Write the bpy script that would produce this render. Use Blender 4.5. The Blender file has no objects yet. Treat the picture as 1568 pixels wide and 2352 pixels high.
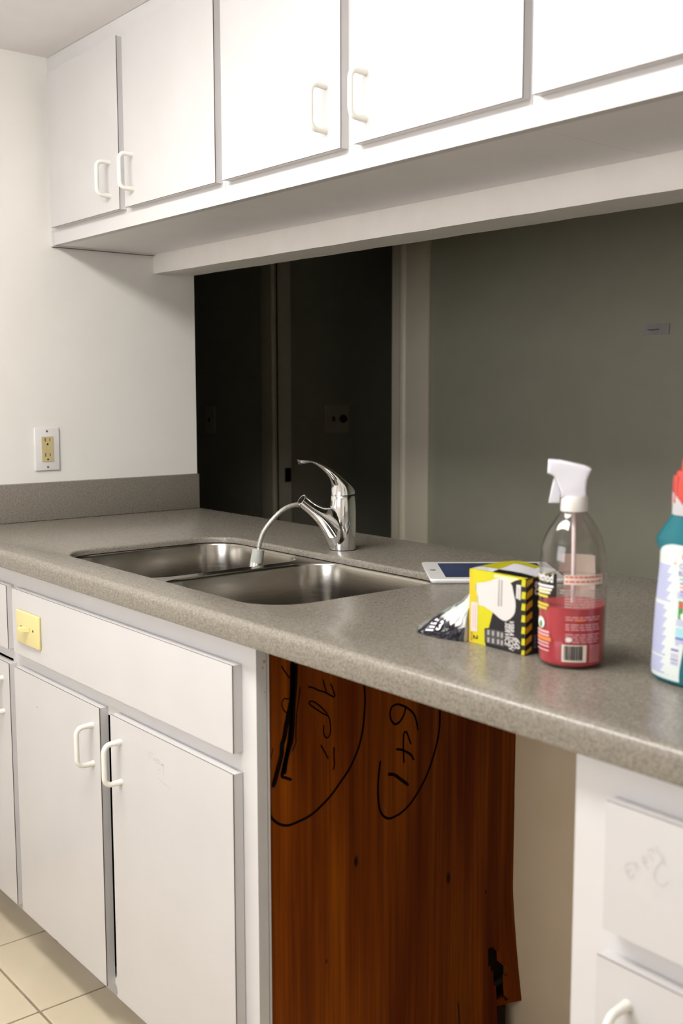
import bpy, bmesh, math, random
from mathutils import Matrix, Vector

random.seed(4)
SC = bpy.context.scene
COL = SC.collection
PI = math.pi
R = math.radians

# ------------------------------------------------------------------ camera
cam_data = bpy.data.cameras.new('camera')
cam = bpy.data.objects.new('camera', cam_data)
COL.objects.link(cam)
SC.camera = cam
YAW, PITCH, ROLL = R(180 - 38.3) - 0.0182, -0.113, -0.0014
fwd = Vector((math.cos(YAW) * math.cos(PITCH), math.sin(YAW) * math.cos(PITCH), math.sin(PITCH)))
rgt = Vector((math.sin(YAW), -math.cos(YAW), 0))
upv = rgt.cross(fwd)
r2 = rgt * math.cos(ROLL) + upv * math.sin(ROLL)
u2 = -rgt * math.sin(ROLL) + upv * math.cos(ROLL)
cam.matrix_world = Matrix(((r2.x, u2.x, -fwd.x, 2.7025), (r2.y, u2.y, -fwd.y, -0.9131), (r2.z, u2.z, -fwd.z, 1.2575), (0, 0, 0, 1)))
cam_data.sensor_fit = 'HORIZONTAL'
cam_data.sensor_width = 24.0
cam_data.lens = 2458.03 / 1568 * 24.0
cam_data.clip_start = 0.02
cam_data.dof.use_dof = True
cam_data.dof.focus_distance = 2.25
cam_data.dof.aperture_fstop = 5.0

# ------------------------------------------------------------------ world, light levels, exposure
world = bpy.data.worlds.new('daylight')
SC.world = world
world.use_nodes = True
bg = world.node_tree.nodes['Background']
bg.inputs[0].default_value = (0.62, 0.78, 1.0, 1)
bg.inputs[1].default_value = 0.5
LAMP_STRENGTH = 26.0
LAMP_COLOUR = (1.0, 0.985, 0.955)
WINDOW_WATTS = 26.0
SC.view_settings.view_transform = 'Standard'
SC.view_settings.look = 'None'
SC.view_settings.exposure = 0.0
SC.view_settings.gamma = 1.0
SC.view_settings.use_curve_mapping = False
try:
    SC.cycles.use_denoising = True
    SC.cycles.sample_clamp_indirect = 6.0
    SC.cycles.max_bounces = 6
    SC.cycles.diffuse_bounces = 3
    SC.cycles.glossy_bounces = 3
    SC.cycles.transmission_bounces = 7
    SC.cycles.caustics_reflective = False
    SC.cycles.transparent_max_bounces = 12
    SC.cycles.adaptive_threshold = 0.1
except Exception:
    pass

# daylight falling in through the kitchen window (in the wall behind the photographer)
ld = bpy.data.lights.new('window_daylight', 'AREA')
ld.shape = 'RECTANGLE'
ld.size, ld.size_y = 1.26, 0.92
ld.energy = WINDOW_WATTS
ld.color = (0.98, 0.965, 0.98)
lo = bpy.data.objects.new('window_daylight', ld)
COL.objects.link(lo)
lo.location = (1.65, -2.27, 1.5)
lo.rotation_euler = (R(90), 0, 0)

MARKER = [(0.0062, [(0.0707, 0.8341), (0.0704, 0.8016), (0.0688, 0.7727), (0.0629, 0.7504), (0.0571, 0.7282), (0.0541, 0.7135), (0.0498, 0.7033), (0.0482, 0.686), (0.041, 0.6642), (0.0316, 0.6382)]), (0.0062, [(0.0777, 0.8294), (0.0761, 0.7982), (0.073, 0.766), (0.0714, 0.7429), (0.0683, 0.7094), (0.0624, 0.6923), (0.0566, 0.6735), (0.0536, 0.6541)]), (0.0048, [(0.0738, 0.8312), (0.0725, 0.7988), (0.0701, 0.7666), (0.0678, 0.7436), (0.064, 0.7103), (0.0588, 0.6872), (0.0523, 0.6651), (0.0486, 0.6512)]), (0.0031, [(0.0479, 0.6514), (0.0563, 0.6476), (0.0684, 0.6414)]), (0.0014, [(0.0868, 0.7905), (0.083, 0.77), (0.0786, 0.7473), (0.0769, 0.7123), (0.0768, 0.701), (0.0695, 0.6883)]), (0.0014, [(0.0645, 0.7746), (0.0547, 0.7765), (0.0497, 0.7704), (0.0531, 0.7593), (0.0601, 0.7521)]), (0.0017, [(0.0496, 0.8306), (0.0565, 0.8202), (0.0662, 0.807)]), (0.0014, [(0.033, 0.7011), (0.0273, 0.6848)]), (0.0018, [(0.1019, 0.7877), (0.1136, 0.7833), (0.1224, 0.7781), (0.1372, 0.7718), (0.1537, 0.7615), (0.156, 0.7659), (0.1477, 0.7855)]), (0.0018, [(0.1328, 0.7941), (0.1357, 0.7828), (0.1394, 0.772)]), (0.0018, [(0.1416, 0.7349), (0.1296, 0.748), (0.1134, 0.7607), (0.1047, 0.7624), (0.1061, 0.7573), (0.1222, 0.7447), (0.1341, 0.7364), (0.143, 0.731), (0.1468, 0.7206), (0.1475, 0.7035), (0.1429, 0.6959), (0.1369, 0.6972), (0.1332, 0.7064), (0.134, 0.7183)]), (0.0018, [(0.1271, 0.6865), (0.1338, 0.6754), (0.1428, 0.6594)]), (0.0019, [(0.155, 0.6768), (0.1549, 0.6597), (0.1557, 0.6473), (0.1533, 0.638)]), (0.0029, [(0.2199, 0.7702), (0.2219, 0.7439), (0.2203, 0.7194), (0.2172, 0.6951), (0.2132, 0.6798), (0.2061, 0.6607), (0.1888, 0.6335), (0.1671, 0.6126), (0.1487, 0.5962), (0.1244, 0.5814), (0.105, 0.573), (0.0859, 0.5696), (0.0628, 0.5679), (0.0472, 0.5727), (0.0346, 0.582), (0.0263, 0.5936), (0.0237, 0.6073)]), (0.0026, [(0.3442, 0.6657), (0.3411, 0.6796), (0.3351, 0.695), (0.3249, 0.7058), (0.3118, 0.7148), (0.2961, 0.7216), (0.2834, 0.7203), (0.2785, 0.7116), (0.2793, 0.7007), (0.285, 0.691), (0.292, 0.6874), (0.302, 0.6908), (0.3105, 0.701), (0.314, 0.7111), (0.3125, 0.7158)]), (0.0024, [(0.3275, 0.644), (0.3224, 0.656), (0.3165, 0.6682), (0.3107, 0.6672), (0.3094, 0.6566), (0.3095, 0.6402), (0.3111, 0.6136)]), (0.0029, [(0.2923, 0.6429), (0.3052, 0.639), (0.3182, 0.6317), (0.3284, 0.624), (0.3344, 0.6138)]), (0.0039, [(0.2742, 0.6025), (0.2883, 0.5981), (0.3027, 0.587), (0.3223, 0.5713)]), (0.0029, [(0.3977, 0.6927), (0.3973, 0.6659), (0.3923, 0.6389), (0.382, 0.6097), (0.3673, 0.5806), (0.3496, 0.558), (0.3291, 0.5385), (0.3088, 0.527), (0.2916, 0.5227), (0.2774, 0.5226), (0.2661, 0.5283), (0.2576, 0.5392), (0.2527, 0.5557), (0.2512, 0.5831), (0.2532, 0.6096), (0.2566, 0.6303)])]
HOLE = [(0.5303, 0.1982), (0.5425, 0.1983), (0.5549, 0.1914), (0.5643, 0.1571), (0.577, 0.1463), (0.5748, 0.1328), (0.5686, 0.1296), (0.5747, 0.0844), (0.5497, 0.0912), (0.5412, 0.1459), (0.5322, 0.1668)]
KNOTS = [(0.2025, 0.4666), (0.4234, 0.3706), (0.5241, 0.3126), (0.138, 0.3109)]
PENCIL_DOOR = [[(1.0934, 0.627), (1.0794, 0.627), (1.0753, 0.6168), (1.0826, 0.615)], [(1.0777, 0.6217), (1.088, 0.621)], [(1.0929, 0.6163), (1.0967, 0.6204), (1.0995, 0.6166), (1.1047, 0.6211), (1.1044, 0.6127)], [(1.1068, 0.6202), (1.1141, 0.6206), (1.1138, 0.6153), (1.1081, 0.6149)], [(1.1204, 0.6183), (1.1281, 0.6163)], [(1.1282, 0.6178), (1.121, 0.6143), (1.1281, 0.6148), (1.1273, 0.596)], [(1.1075, 0.6016), (1.1177, 0.6056)], [(1.1099, 0.5895), (1.1198, 0.5849), (1.1367, 0.5831), (1.1451, 0.5819)]]
PENCIL_DRAWER = [[(2.0797, 0.7768), (2.0729, 0.7711), (2.0744, 0.7643), (2.0791, 0.7592), (2.0833, 0.7658)], [(2.0751, 0.764), (2.079, 0.7699)], [(2.0811, 0.7751), (2.0842, 0.7773), (2.0869, 0.7694)], [(2.0847, 0.7786), (2.0887, 0.7739)], [(2.0925, 0.788), (2.0934, 0.7827), (2.0966, 0.7795), (2.1004, 0.7764)], [(2.0925, 0.788), (2.0963, 0.7876), (2.097, 0.784), (2.0934, 0.7817)], [(2.0992, 0.792), (2.103, 0.7905), (2.1055, 0.787)], [(2.0972, 0.7957), (2.1039, 0.7991), (2.1052, 0.7957)], [(2.1086, 0.8034), (2.1093, 0.7993), (2.113, 0.7973), (2.1163, 0.7919)], [(2.1194, 0.7876), (2.1169, 0.791), (2.1111, 0.7846), (2.1077, 0.7779), (2.1073, 0.7718), (2.1099, 0.7672), (2.1161, 0.7651), (2.1196, 0.7675), (2.1236, 0.7723)]]
BOX_BLACK = [(0.102, 0.1015), (0.0902, 0.0986), (0.083, 0.0963), (0.0757, 0.0925), (0.0553, 0.0735), (0.044, 0.0472), (0.0373, 0.0258), (0.0291, 0.0237), (0.0303, 0.0051), (0.033, 0.0037), (0.0322, 0.0), (0.102, 0.0)]
BOX_PALE = [(0.0463, 0.1), (0.0902, 0.0999), (0.083, 0.0965), (0.0757, 0.0929), (0.0674, 0.0967), (0.0548, 0.097), (0.0455, 0.0957)]
BOX_BULB = [(0.0138, 0.0837), (0.0292, 0.0871), (0.0396, 0.0904), (0.0464, 0.0939), (0.0548, 0.0963), (0.0674, 0.0967), (0.074, 0.0939), (0.0787, 0.0883), (0.0817, 0.0775), (0.0843, 0.0704), (0.0851, 0.0624), (0.0838, 0.0541), (0.0807, 0.0492), (0.0758, 0.0446), (0.0685, 0.0402), (0.0626, 0.0402), (0.0559, 0.0422), (0.049, 0.0458), (0.0429, 0.0487), (0.0342, 0.0517), (0.0281, 0.0537), (0.0184, 0.0537), (0.0165, 0.0613), (0.0136, 0.0739)]
BOX_RECTS = {"label": [[0.004, 0.0564], [0.0157, 0.0566], [0.0155, 0.017], [0.0033, 0.0161]], "table": [[0.0295, 0.0239], [0.0654, 0.0258], [0.0654, 0.0049], [0.0299, 0.0047]], "tag": [[0.0859, 0.0918], [0.0936, 0.0919], [0.0932, 0.0721], [0.0852, 0.0736]], "t60": [[0.0837, 0.0204], [0.0934, 0.0209], [0.0937, 0.0061], [0.084, 0.0054]], "tvib": [[0.0742, 0.0418], [0.0825, 0.042], [0.0832, 0.0027], [0.075, 0.0036]], "tser": [[0.0669, 0.0384], [0.0743, 0.0387], [0.0749, 0.0064], [0.0675, 0.0072]], "t2": [[0.0084, 0.0115], [0.0174, 0.0118], [0.0175, 0.0056], [0.0085, 0.0056]], "tbul": [[0.0043, 0.014], [0.0066, 0.0141], [0.0068, 0.0026], [0.0045, 0.0028]], "line1": [[0.054, 0.0943], [0.0565, 0.0943], [0.0564, 0.0582], [0.0532, 0.058]], "line2": [[0.0586, 0.0943], [0.0616, 0.0944], [0.061, 0.0589], [0.0581, 0.0584]], "line3": [[0.0499, 0.0887], [0.0512, 0.0888], [0.0508, 0.0646], [0.0497, 0.0644]], "cap1": [[0.0112, 0.0807], [0.013, 0.081], [0.0128, 0.0738], [0.0111, 0.0735]], "cap2": [[0.0148, 0.0662], [0.0168, 0.0662], [0.0167, 0.0593], [0.0147, 0.0594]], "red1": [[0.0112, 0.0539], [0.0132, 0.0539], [0.0132, 0.0202], [0.0111, 0.0202]], "red2": [[0.0068, 0.0519], [0.0088, 0.0519], [0.0087, 0.0214], [0.0066, 0.0213]], "cell1440_0": [[0.0348, 0.0228], [0.0387, 0.0231], [0.0388, 0.0164], [0.0349, 0.0161]], "cell1440_1": [[0.0434, 0.0229], [0.0473, 0.0233], [0.0474, 0.0166], [0.0436, 0.0163]], "cell1440_2": [[0.0528, 0.0232], [0.0566, 0.0236], [0.0568, 0.017], [0.053, 0.0166]], "cell1440_3": [[0.0596, 0.0231], [0.0634, 0.0234], [0.0635, 0.0168], [0.0597, 0.0165]], "cell1600_0": [[0.035, 0.0125], [0.0389, 0.0128], [0.039, 0.0062], [0.0351, 0.0058]], "cell1600_1": [[0.0436, 0.0127], [0.0475, 0.013], [0.0476, 0.0064], [0.0437, 0.006]], "cell1600_2": [[0.053, 0.0131], [0.0568, 0.0134], [0.057, 0.0068], [0.0532, 0.0064]], "cell1600_3": [[0.0598, 0.0129], [0.0636, 0.0133], [0.0637, 0.0067], [0.0599, 0.0064]]}
BOX_SQ = [[(0.0954, 0.1002), (0.1018, 0.1003), (0.1012, 0.0908), (0.0944, 0.0906)], [(0.0958, 0.0838), (0.102, 0.0839), (0.1015, 0.0746), (0.0947, 0.0743)], [(0.0961, 0.0684), (0.102, 0.0686), (0.1018, 0.0595), (0.095, 0.0592)], [(0.0964, 0.053), (0.102, 0.0533), (0.102, 0.0442), (0.0954, 0.0437)], [(0.0967, 0.0375), (0.102, 0.0379), (0.102, 0.0288), (0.0957, 0.0283)], [(0.097, 0.0221), (0.102, 0.0226), (0.102, 0.0138), (0.096, 0.0132)], [(0.0973, 0.0065), (0.102, 0.007), (0.102, 0.0008), (0.0962, 0.0002)]]
CORNER_Y = 2.383
PLATE = [[-1.2, 2.185, 1.192], [-1.2, 2.329, 1.061]]

# ------------------------------------------------------------------ materials
def nodes_of(m):
    m.use_nodes = True
    nt = m.node_tree
    return nt, nt.nodes['Principled BSDF']

def mat(name, col, rough=0.5, metal=0.0, trans=0.0, ior=1.45, coat=0.0, emit=None, estr=0.0, alpha=1.0, spec=None):
    m = bpy.data.materials.new(name)
    nt, p = nodes_of(m)
    p.inputs['Base Color'].default_value = (*col, 1)
    p.inputs['Roughness'].default_value = rough
    p.inputs['Metallic'].default_value = metal
    p.inputs['Transmission Weight'].default_value = trans
    p.inputs['IOR'].default_value = ior
    p.inputs['Coat Weight'].default_value = coat
    p.inputs['Alpha'].default_value = alpha
    if spec is not None:
        p.inputs['Specular IOR Level'].default_value = spec
    if emit:
        p.inputs['Emission Color'].default_value = (*emit, 1)
        p.inputs['Emission Strength'].default_value = estr
    return m

def add_noise(m, c1, c2, scale, detail=3, stretch=(1, 1, 1), lo=0.35, hi=0.65, bump=0.0, bdist=0.001, rough=0.5):
    nt, p = nodes_of(m)
    tc = nt.nodes.new('ShaderNodeTexCoord')
    mp = nt.nodes.new('ShaderNodeMapping')
    mp.inputs['Scale'].default_value = stretch
    n = nt.nodes.new('ShaderNodeTexNoise')
    n.inputs['Scale'].default_value = scale
    n.inputs['Detail'].default_value = detail
    n.inputs['Roughness'].default_value = rough
    rp = nt.nodes.new('ShaderNodeValToRGB')
    rp.color_ramp.elements[0].position = lo
    rp.color_ramp.elements[1].position = hi
    rp.color_ramp.elements[0].color = (*c1, 1)
    rp.color_ramp.elements[1].color = (*c2, 1)
    nt.links.new(tc.outputs['Object'], mp.inputs['Vector'])
    nt.links.new(mp.outputs['Vector'], n.inputs['Vector'])
    nt.links.new(n.outputs['Fac'], rp.inputs['Fac'])
    nt.links.new(rp.outputs['Color'], p.inputs['Base Color'])
    if bump:
        b = nt.nodes.new('ShaderNodeBump')
        b.inputs['Strength'].default_value = bump
        b.inputs['Distance'].default_value = bdist
        nt.links.new(n.outputs['Fac'], b.inputs['Height'])
        nt.links.new(b.outputs['Normal'], p.inputs['Normal'])
    return m

M = {}
M['laminate'] = add_noise(mat('white_laminate', (0.585, 0.568, 0.562), 0.32), (0.575, 0.558, 0.552), (0.595, 0.578, 0.572), 6, 3)
M['frame'] = add_noise(mat('painted_face_frame', (0.64, 0.622, 0.615), 0.4), (0.63, 0.612, 0.605), (0.65, 0.632, 0.625), 9, 3)
M['underside'] = add_noise(mat('cabinet_underside', (0.86, 0.83, 0.84), 0.5), (0.85, 0.82, 0.83), (0.87, 0.84, 0.85), 9, 3)
M['seam'] = mat('brown_laminate_edge', (0.10, 0.055, 0.035), 0.6)
M['inside'] = mat('cabinet_inside', (0.10, 0.085, 0.07), 0.8)
M['wall'] = add_noise(mat('wall_paint', (0.82, 0.79, 0.74), 0.6), (0.81, 0.78, 0.73), (0.83, 0.80, 0.75), 7, 4, bump=0.06, bdist=0.002)
M['header'] = add_noise(mat('header_paint', (0.86, 0.82, 0.77), 0.55), (0.845, 0.805, 0.755), (0.875, 0.835, 0.785), 18, 5, bump=0.25, bdist=0.004)
M['ceiling'] = add_noise(mat('ceiling_paint', (0.84, 0.81, 0.80), 0.7), (0.83, 0.80, 0.79), (0.85, 0.82, 0.81), 12, 4, bump=0.08, bdist=0.002)
M['hall'] = add_noise(mat('hall_paint', (0.45, 0.435, 0.335), 0.5), (0.44, 0.425, 0.325), (0.46, 0.445, 0.345), 10, 5, bump=0.12, bdist=0.003)
M['hall_trim'] = add_noise(mat('hall_trim_paint', (0.86, 0.77, 0.60), 0.35), (0.85, 0.76, 0.59), (0.87, 0.78, 0.61), 12, 4, bump=0.05, bdist=0.002)
M['hall_floor'] = add_noise(mat('hall_carpet', (0.2, 0.17, 0.13), 0.95), (0.16, 0.135, 0.10), (0.24, 0.205, 0.16), 180, 3)
M['nookwall'] = add_noise(mat('nook_wall_paint', (0.55, 0.44, 0.30), 0.7), (0.535, 0.425, 0.285), (0.565, 0.455, 0.315), 9, 4, bump=0.08, bdist=0.002)
M['grout'] = add_noise(mat('grout', (0.30, 0.23, 0.17), 0.9), (0.26, 0.2, 0.15), (0.34, 0.26, 0.19), 60, 3)
M['tile'] = add_noise(mat('beige_tile', (0.62, 0.535, 0.39), 0.38), (0.60, 0.515, 0.37), (0.64, 0.555, 0.41), 9, 5, bump=0.05, bdist=0.001)
M['counter'] = None
def counter_material():
    m = mat('speckled_counter', (0.2, 0.18, 0.15), 0.27)
    nt, p = nodes_of(m)
    tc = nt.nodes.new('ShaderNodeTexCoord')
    n1 = nt.nodes.new('ShaderNodeTexNoise'); n1.inputs['Scale'].default_value = 330; n1.inputs['Detail'].default_value = 2
    n2 = nt.nodes.new('ShaderNodeTexNoise'); n2.inputs['Scale'].default_value = 760; n2.inputs['Detail'].default_value = 1
    r1 = nt.nodes.new('ShaderNodeValToRGB')
    r1.color_ramp.elements[0].position = 0.30; r1.color_ramp.elements[0].color = (0.150, 0.132, 0.106, 1)
    r1.color_ramp.elements[1].position = 0.70; r1.color_ramp.elements[1].color = (0.275, 0.246, 0.206, 1)
    r2_ = nt.nodes.new('ShaderNodeValToRGB')
    r2_.color_ramp.elements[0].position = 0.66; r2_.color_ramp.elements[0].color = (0, 0, 0, 1)
    r2_.color_ramp.elements[1].position = 0.72; r2_.color_ramp.elements[1].color = (1, 1, 1, 1)
    mx = nt.nodes.new('ShaderNodeMix'); mx.data_type = 'RGBA'
    mx.inputs[7].default_value = (0.40, 0.36, 0.30, 1)
    for n in (n1, n2):
        nt.links.new(tc.outputs['Object'], n.inputs['Vector'])
    nt.links.new(n1.outputs['Fac'], r1.inputs['Fac'])
    nt.links.new(n2.outputs['Fac'], r2_.inputs['Fac'])
    nt.links.new(r2_.outputs['Color'], mx.inputs[0])
    nt.links.new(r1.outputs['Color'], mx.inputs[6])
    nt.links.new(mx.outputs[2], p.inputs['Base Color'])
    return m
M['counter'] = counter_material()
def steel_material():
    m = mat('brushed_steel', (0.41, 0.385, 0.345), 0.22, 1.0)
    nt, p = nodes_of(m)
    tc = nt.nodes.new('ShaderNodeTexCoord')
    mp = nt.nodes.new('ShaderNodeMapping'); mp.inputs['Scale'].default_value = (14, 14, 420)
    n = nt.nodes.new('ShaderNodeTexNoise'); n.inputs['Scale'].default_value = 1.0; n.inputs['Detail'].default_value = 4
    mr = nt.nodes.new('ShaderNodeMapRange'); mr.inputs['To Min'].default_value = 0.15; mr.inputs['To Max'].default_value = 0.27
    nt.links.new(tc.outputs['Object'], mp.inputs['Vector']); nt.links.new(mp.outputs['Vector'], n.inputs['Vector'])
    nt.links.new(n.outputs['Fac'], mr.inputs['Value']); nt.links.new(mr.outputs['Result'], p.inputs['Roughness'])
    return m
M['steel'] = steel_material()
M['chrome'] = mat('polished_chrome', (0.82, 0.82, 0.83), 0.06, 1.0)
M['hose'] = add_noise(mat('braided_hose', (0.45, 0.43, 0.38), 0.4, 0.6), (0.22, 0.21, 0.19), (0.62, 0.6, 0.55), 900, 1)
M['greyplastic'] = mat('grey_plastic', (0.42, 0.42, 0.38), 0.45)
M['hollow'] = mat('dark_hollow', (0.03, 0.025, 0.02), 0.6)
M['handle'] = mat('cream_plastic', (0.80, 0.78, 0.71), 0.28)
M['plate'] = mat('white_plastic', (0.76, 0.74, 0.73), 0.3)
M['ivory'] = mat('ivory_plastic', (0.56, 0.47, 0.24), 0.35)
M['ivory_bright'] = mat('pale_yellow_plastic', (0.72, 0.62, 0.28), 0.33)
M['black'] = mat('black', (0.008, 0.008, 0.009), 0.45)
M['screwgrey'] = mat('screw_grey', (0.30, 0.28, 0.26), 0.4, 0.6)
M['ink'] = mat('black_marker', (0.006, 0.003, 0.002), 0.8, spec=0.05)
M['pencil'] = mat('pencil_line', (0.50, 0.47, 0.46), 0.6)
M['rust'] = mat('rust_stain', (0.42, 0.29, 0.13), 0.8)
def wood_material():
    m = mat('stained_plywood', (0.2, 0.06, 0.01), 0.55)
    nt, p = nodes_of(m)
    p.inputs['Specular IOR Level'].default_value = 0.12
    tc = nt.nodes.new('ShaderNodeTexCoord')
    def nz(sx, sy, sz, det, seed):
        mp = nt.nodes.new('ShaderNodeMapping'); mp.inputs['Scale'].default_value = (sx, sy, sz); mp.inputs['Location'].default_value = (seed, seed, seed)
        n = nt.nodes.new('ShaderNodeTexNoise'); n.inputs['Scale'].default_value = 1; n.inputs['Detail'].default_value = det
        nt.links.new(tc.outputs['Object'], mp.inputs['Vector']); nt.links.new(mp.outputs['Vector'], n.inputs['Vector'])
        return n.outputs['Fac']
    def ramp(fac, a, ca, b, cb):
        r = nt.nodes.new('ShaderNodeValToRGB')
        r.color_ramp.elements[0].position = a; r.color_ramp.elements[0].color = (*ca, 1)
        r.color_ramp.elements[1].position = b; r.color_ramp.elements[1].color = (*cb, 1)
        nt.links.new(fac, r.inputs['Fac']); return r.outputs['Color']
    def mul(a, b, f=1.0):
        x = nt.nodes.new('ShaderNodeMix'); x.data_type = 'RGBA'; x.blend_type = 'MULTIPLY'; x.inputs[0].default_value = f
        nt.links.new(a, x.inputs[6]); nt.links.new(b, x.inputs[7]); return x.outputs[2]
    band = ramp(nz(1, 11, 0.9, 3, 1.7), 0.34, (0.125, 0.014, 0.0004), 0.66, (0.32, 0.078, 0.0008))
    fine = ramp(nz(1, 190, 3.5, 4, 5.1), 0.30, (0.55, 0.5, 0.45), 0.62, (1, 1, 1))
    mid = ramp(nz(1, 45, 1.6, 3, 9.3), 0.3, (0.62, 0.55, 0.5), 0.6, (1, 1, 1))
    c = mul(mul(band, fine, 0.8), mid, 0.8)
    # knots: small dark eyes of the wood
    for (ky, kz), s in zip(KNOTS, (1.0, 1.15, 0.5, 0.4)):
        mp = nt.nodes.new('ShaderNodeMapping'); mp.vector_type = 'POINT'
        mp.inputs['Location'].default_value = (-0.0, -ky / 0.006 / s, -kz / 0.013 / s)
        mp.inputs['Scale'].default_value = (0.0, 1 / 0.006 / s, 1 / 0.013 / s)
        nt.links.new(tc.outputs['Object'], mp.inputs['Vector'])
        ln = nt.nodes.new('ShaderNodeVectorMath'); ln.operation = 'LENGTH'
        nt.links.new(mp.outputs['Vector'], ln.inputs[0])
        c = mul(c, ramp(ln.outputs['Value'], 0.45, (0.12, 0.08, 0.06), 1.0, (1, 1, 1)))
    nt.links.new(c, p.inputs['Base Color'])
    return m
M['wood'] = wood_material()
M['darkwood'] = mat('dark_wood_hole_shade', (0.035, 0.014, 0.006), 0.9)  # dark wood colour, also paints the shade inside the plywood hole
def thin_plastic(name, tint, rough=0.05, ior=1.5):
    """thin clear plastic wall: Fresnel gloss over plain transmission"""
    m = bpy.data.materials.new(name)
    m.use_nodes = True
    nt = m.node_tree
    for n in list(nt.nodes):
        if n.type == 'BSDF_PRINCIPLED':
            nt.nodes.remove(n)
    out = nt.nodes['Material Output']
    tr = nt.nodes.new('ShaderNodeBsdfTransparent'); tr.inputs[0].default_value = (*tint, 1)
    gl = nt.nodes.new('ShaderNodeBsdfGlossy'); gl.inputs['Roughness'].default_value = rough
    lw = nt.nodes.new('ShaderNodeLayerWeight'); lw.inputs[0].default_value = 0.5
    pw = nt.nodes.new('ShaderNodeMath'); pw.operation = 'POWER'; pw.inputs[1].default_value = 3.2
    nt.links.new(lw.outputs['Facing'], pw.inputs[0])
    f0 = ((ior - 1) / (ior + 1)) ** 2
    fr_ = nt.nodes.new('ShaderNodeMath'); fr_.operation = 'MULTIPLY_ADD'; fr_.inputs[1].default_value = 0.8; fr_.inputs[2].default_value = f0
    nt.links.new(pw.outputs[0], fr_.inputs[0])
    mx = nt.nodes.new('ShaderNodeMixShader')
    nt.links.new(fr_.outputs[0], mx.inputs[0]); nt.links.new(tr.outputs[0], mx.inputs[1]); nt.links.new(gl.outputs[0], mx.inputs[2])
    nt.links.new(mx.outputs[0], out.inputs[0])
    return m
M['clear'] = thin_plastic('clear_plastic', (0.90, 0.88, 0.87), 0.05, 1.65)
M['liquid'] = mat('pink_liquid', (0.68, 0.06, 0.085), 0.15, 0, 0.25, 1.33)
M['tube'] = mat('dip_tube', (0.80, 0.66, 0.66), 0.4)
M['spray_white'] = mat('white_spray_head', (0.70, 0.69, 0.74), 0.4)
M['collar'] = mat('warm_white_collar', (0.80, 0.76, 0.72), 0.45)
M['lab_cream'] = mat('cream_print', (0.74, 0.66, 0.56), 0.5)
M['lab_white'] = mat('white_print', (0.80, 0.78, 0.74), 0.5)
M['lab_pink'] = mat('pink_print', (0.78, 0.40, 0.42), 0.5)
M['lab_yellow'] = mat('yellow_print', (0.62, 0.50, 0.06), 0.5)
M['lab_orange'] = mat('orange_print', (0.75, 0.22, 0.06), 0.5)
M['lab_red'] = mat('red_print', (0.66, 0.08, 0.07), 0.5)
M['lab_grey'] = mat('grey_print', (0.42, 0.38, 0.35), 0.5)
M['lab_dark'] = mat('dark_print', (0.035, 0.03, 0.03), 0.5)
M['lab_green'] = mat('green_print', (0.05, 0.28, 0.07), 0.5)
M['lab_lilac'] = mat('lilac_print', (0.36, 0.36, 0.66), 0.5)
M['lab_violet'] = mat('violet_print', (0.20, 0.14, 0.45), 0.5)
M['lab_blue'] = mat('blue_print', (0.05, 0.10, 0.42), 0.5)
M['lab_aqua'] = mat('aqua_print', (0.35, 0.62, 0.68), 0.5)
M['lab_teal'] = mat('teal_print', (0.2, 0.52, 0.52), 0.5)
M['teal'] = mat('teal_plastic', (0.02, 0.24, 0.30), 0.2, 0, 0.45, 1.4)
M['label_wrap'] = mat('white_wrap_label', (0.66, 0.72, 0.69), 0.3)
M['redcap'] = mat('red_cap', (0.55, 0.06, 0.045), 0.25)
M['whitecap'] = mat('white_neck', (0.86, 0.84, 0.84), 0.4)
M['yellow'] = mat('yellow_card', (0.56, 0.51, 0.01), 0.5)
M['amber'] = mat('amber_card', (0.66, 0.46, 0.02), 0.45)
M['paleyellow'] = mat('pale_yellow_card', (0.78, 0.74, 0.42), 0.45)
M['blackcard'] = mat('black_card', (0.012, 0.011, 0.013), 0.4)
M['whitecard'] = mat('white_card', (0.64, 0.60, 0.57), 0.5)
M['paper'] = mat('white_paper', (0.80, 0.79, 0.84), 0.6)
M['darkgrey'] = mat('dark_grey_print', (0.06, 0.06, 0.058), 0.5)
M['midgrey'] = mat('mid_grey_print', (0.36, 0.34, 0.32), 0.5)
M['filmwhite'] = add_noise(mat('white_plastic_film', (0.6, 0.6, 0.58), 0.3), (0.46, 0.5, 0.46), (0.66, 0.63, 0.64), 30, 3)
M['filmblack'] = mat('black_plastic_film', (0.014, 0.013, 0.02), 0.2)
M['filmclear'] = thin_plastic('clear_film', (0.85, 0.85, 0.85), 0.3, 1.45)
M['tablet_white'] = mat('white_glossy_bezel', (0.78, 0.78, 0.76), 0.12)
def screen_material():
    m = mat('switched_off_screen', (0.01, 0.02, 0.06), 0.08)
    add_noise(m, (0.004, 0.012, 0.06), (0.02, 0.05, 0.16), 9, 2)
    return m
M['screen'] = screen_material()
M['bagcloth'] = add_noise(mat('navy_cloth', (0.015, 0.018, 0.04), 0.8), (0.010, 0.012, 0.028), (0.022, 0.026, 0.055), 60, 3)
M['lampglass'] = mat('lit_opal_glass', (0.9, 0.88, 0.84), 0.4, emit=LAMP_COLOUR, estr=LAMP_STRENGTH)
M['winglass'] = thin_plastic('window_glass', (0.92, 0.96, 1.0), 0.02)
M['note'] = mat('grey_note_paper', (0.80, 0.74, 0.73), 0.7)
M['switchdark'] = mat('cream_switch_plate', (0.62, 0.56, 0.44), 0.4)
M['brownknob'] = mat('brown_knob', (0.06, 0.03, 0.02), 0.4)
M['steelblack'] = mat('dark_strike_metal', (0.012, 0.012, 0.014), 0.45, 0.6)

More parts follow.
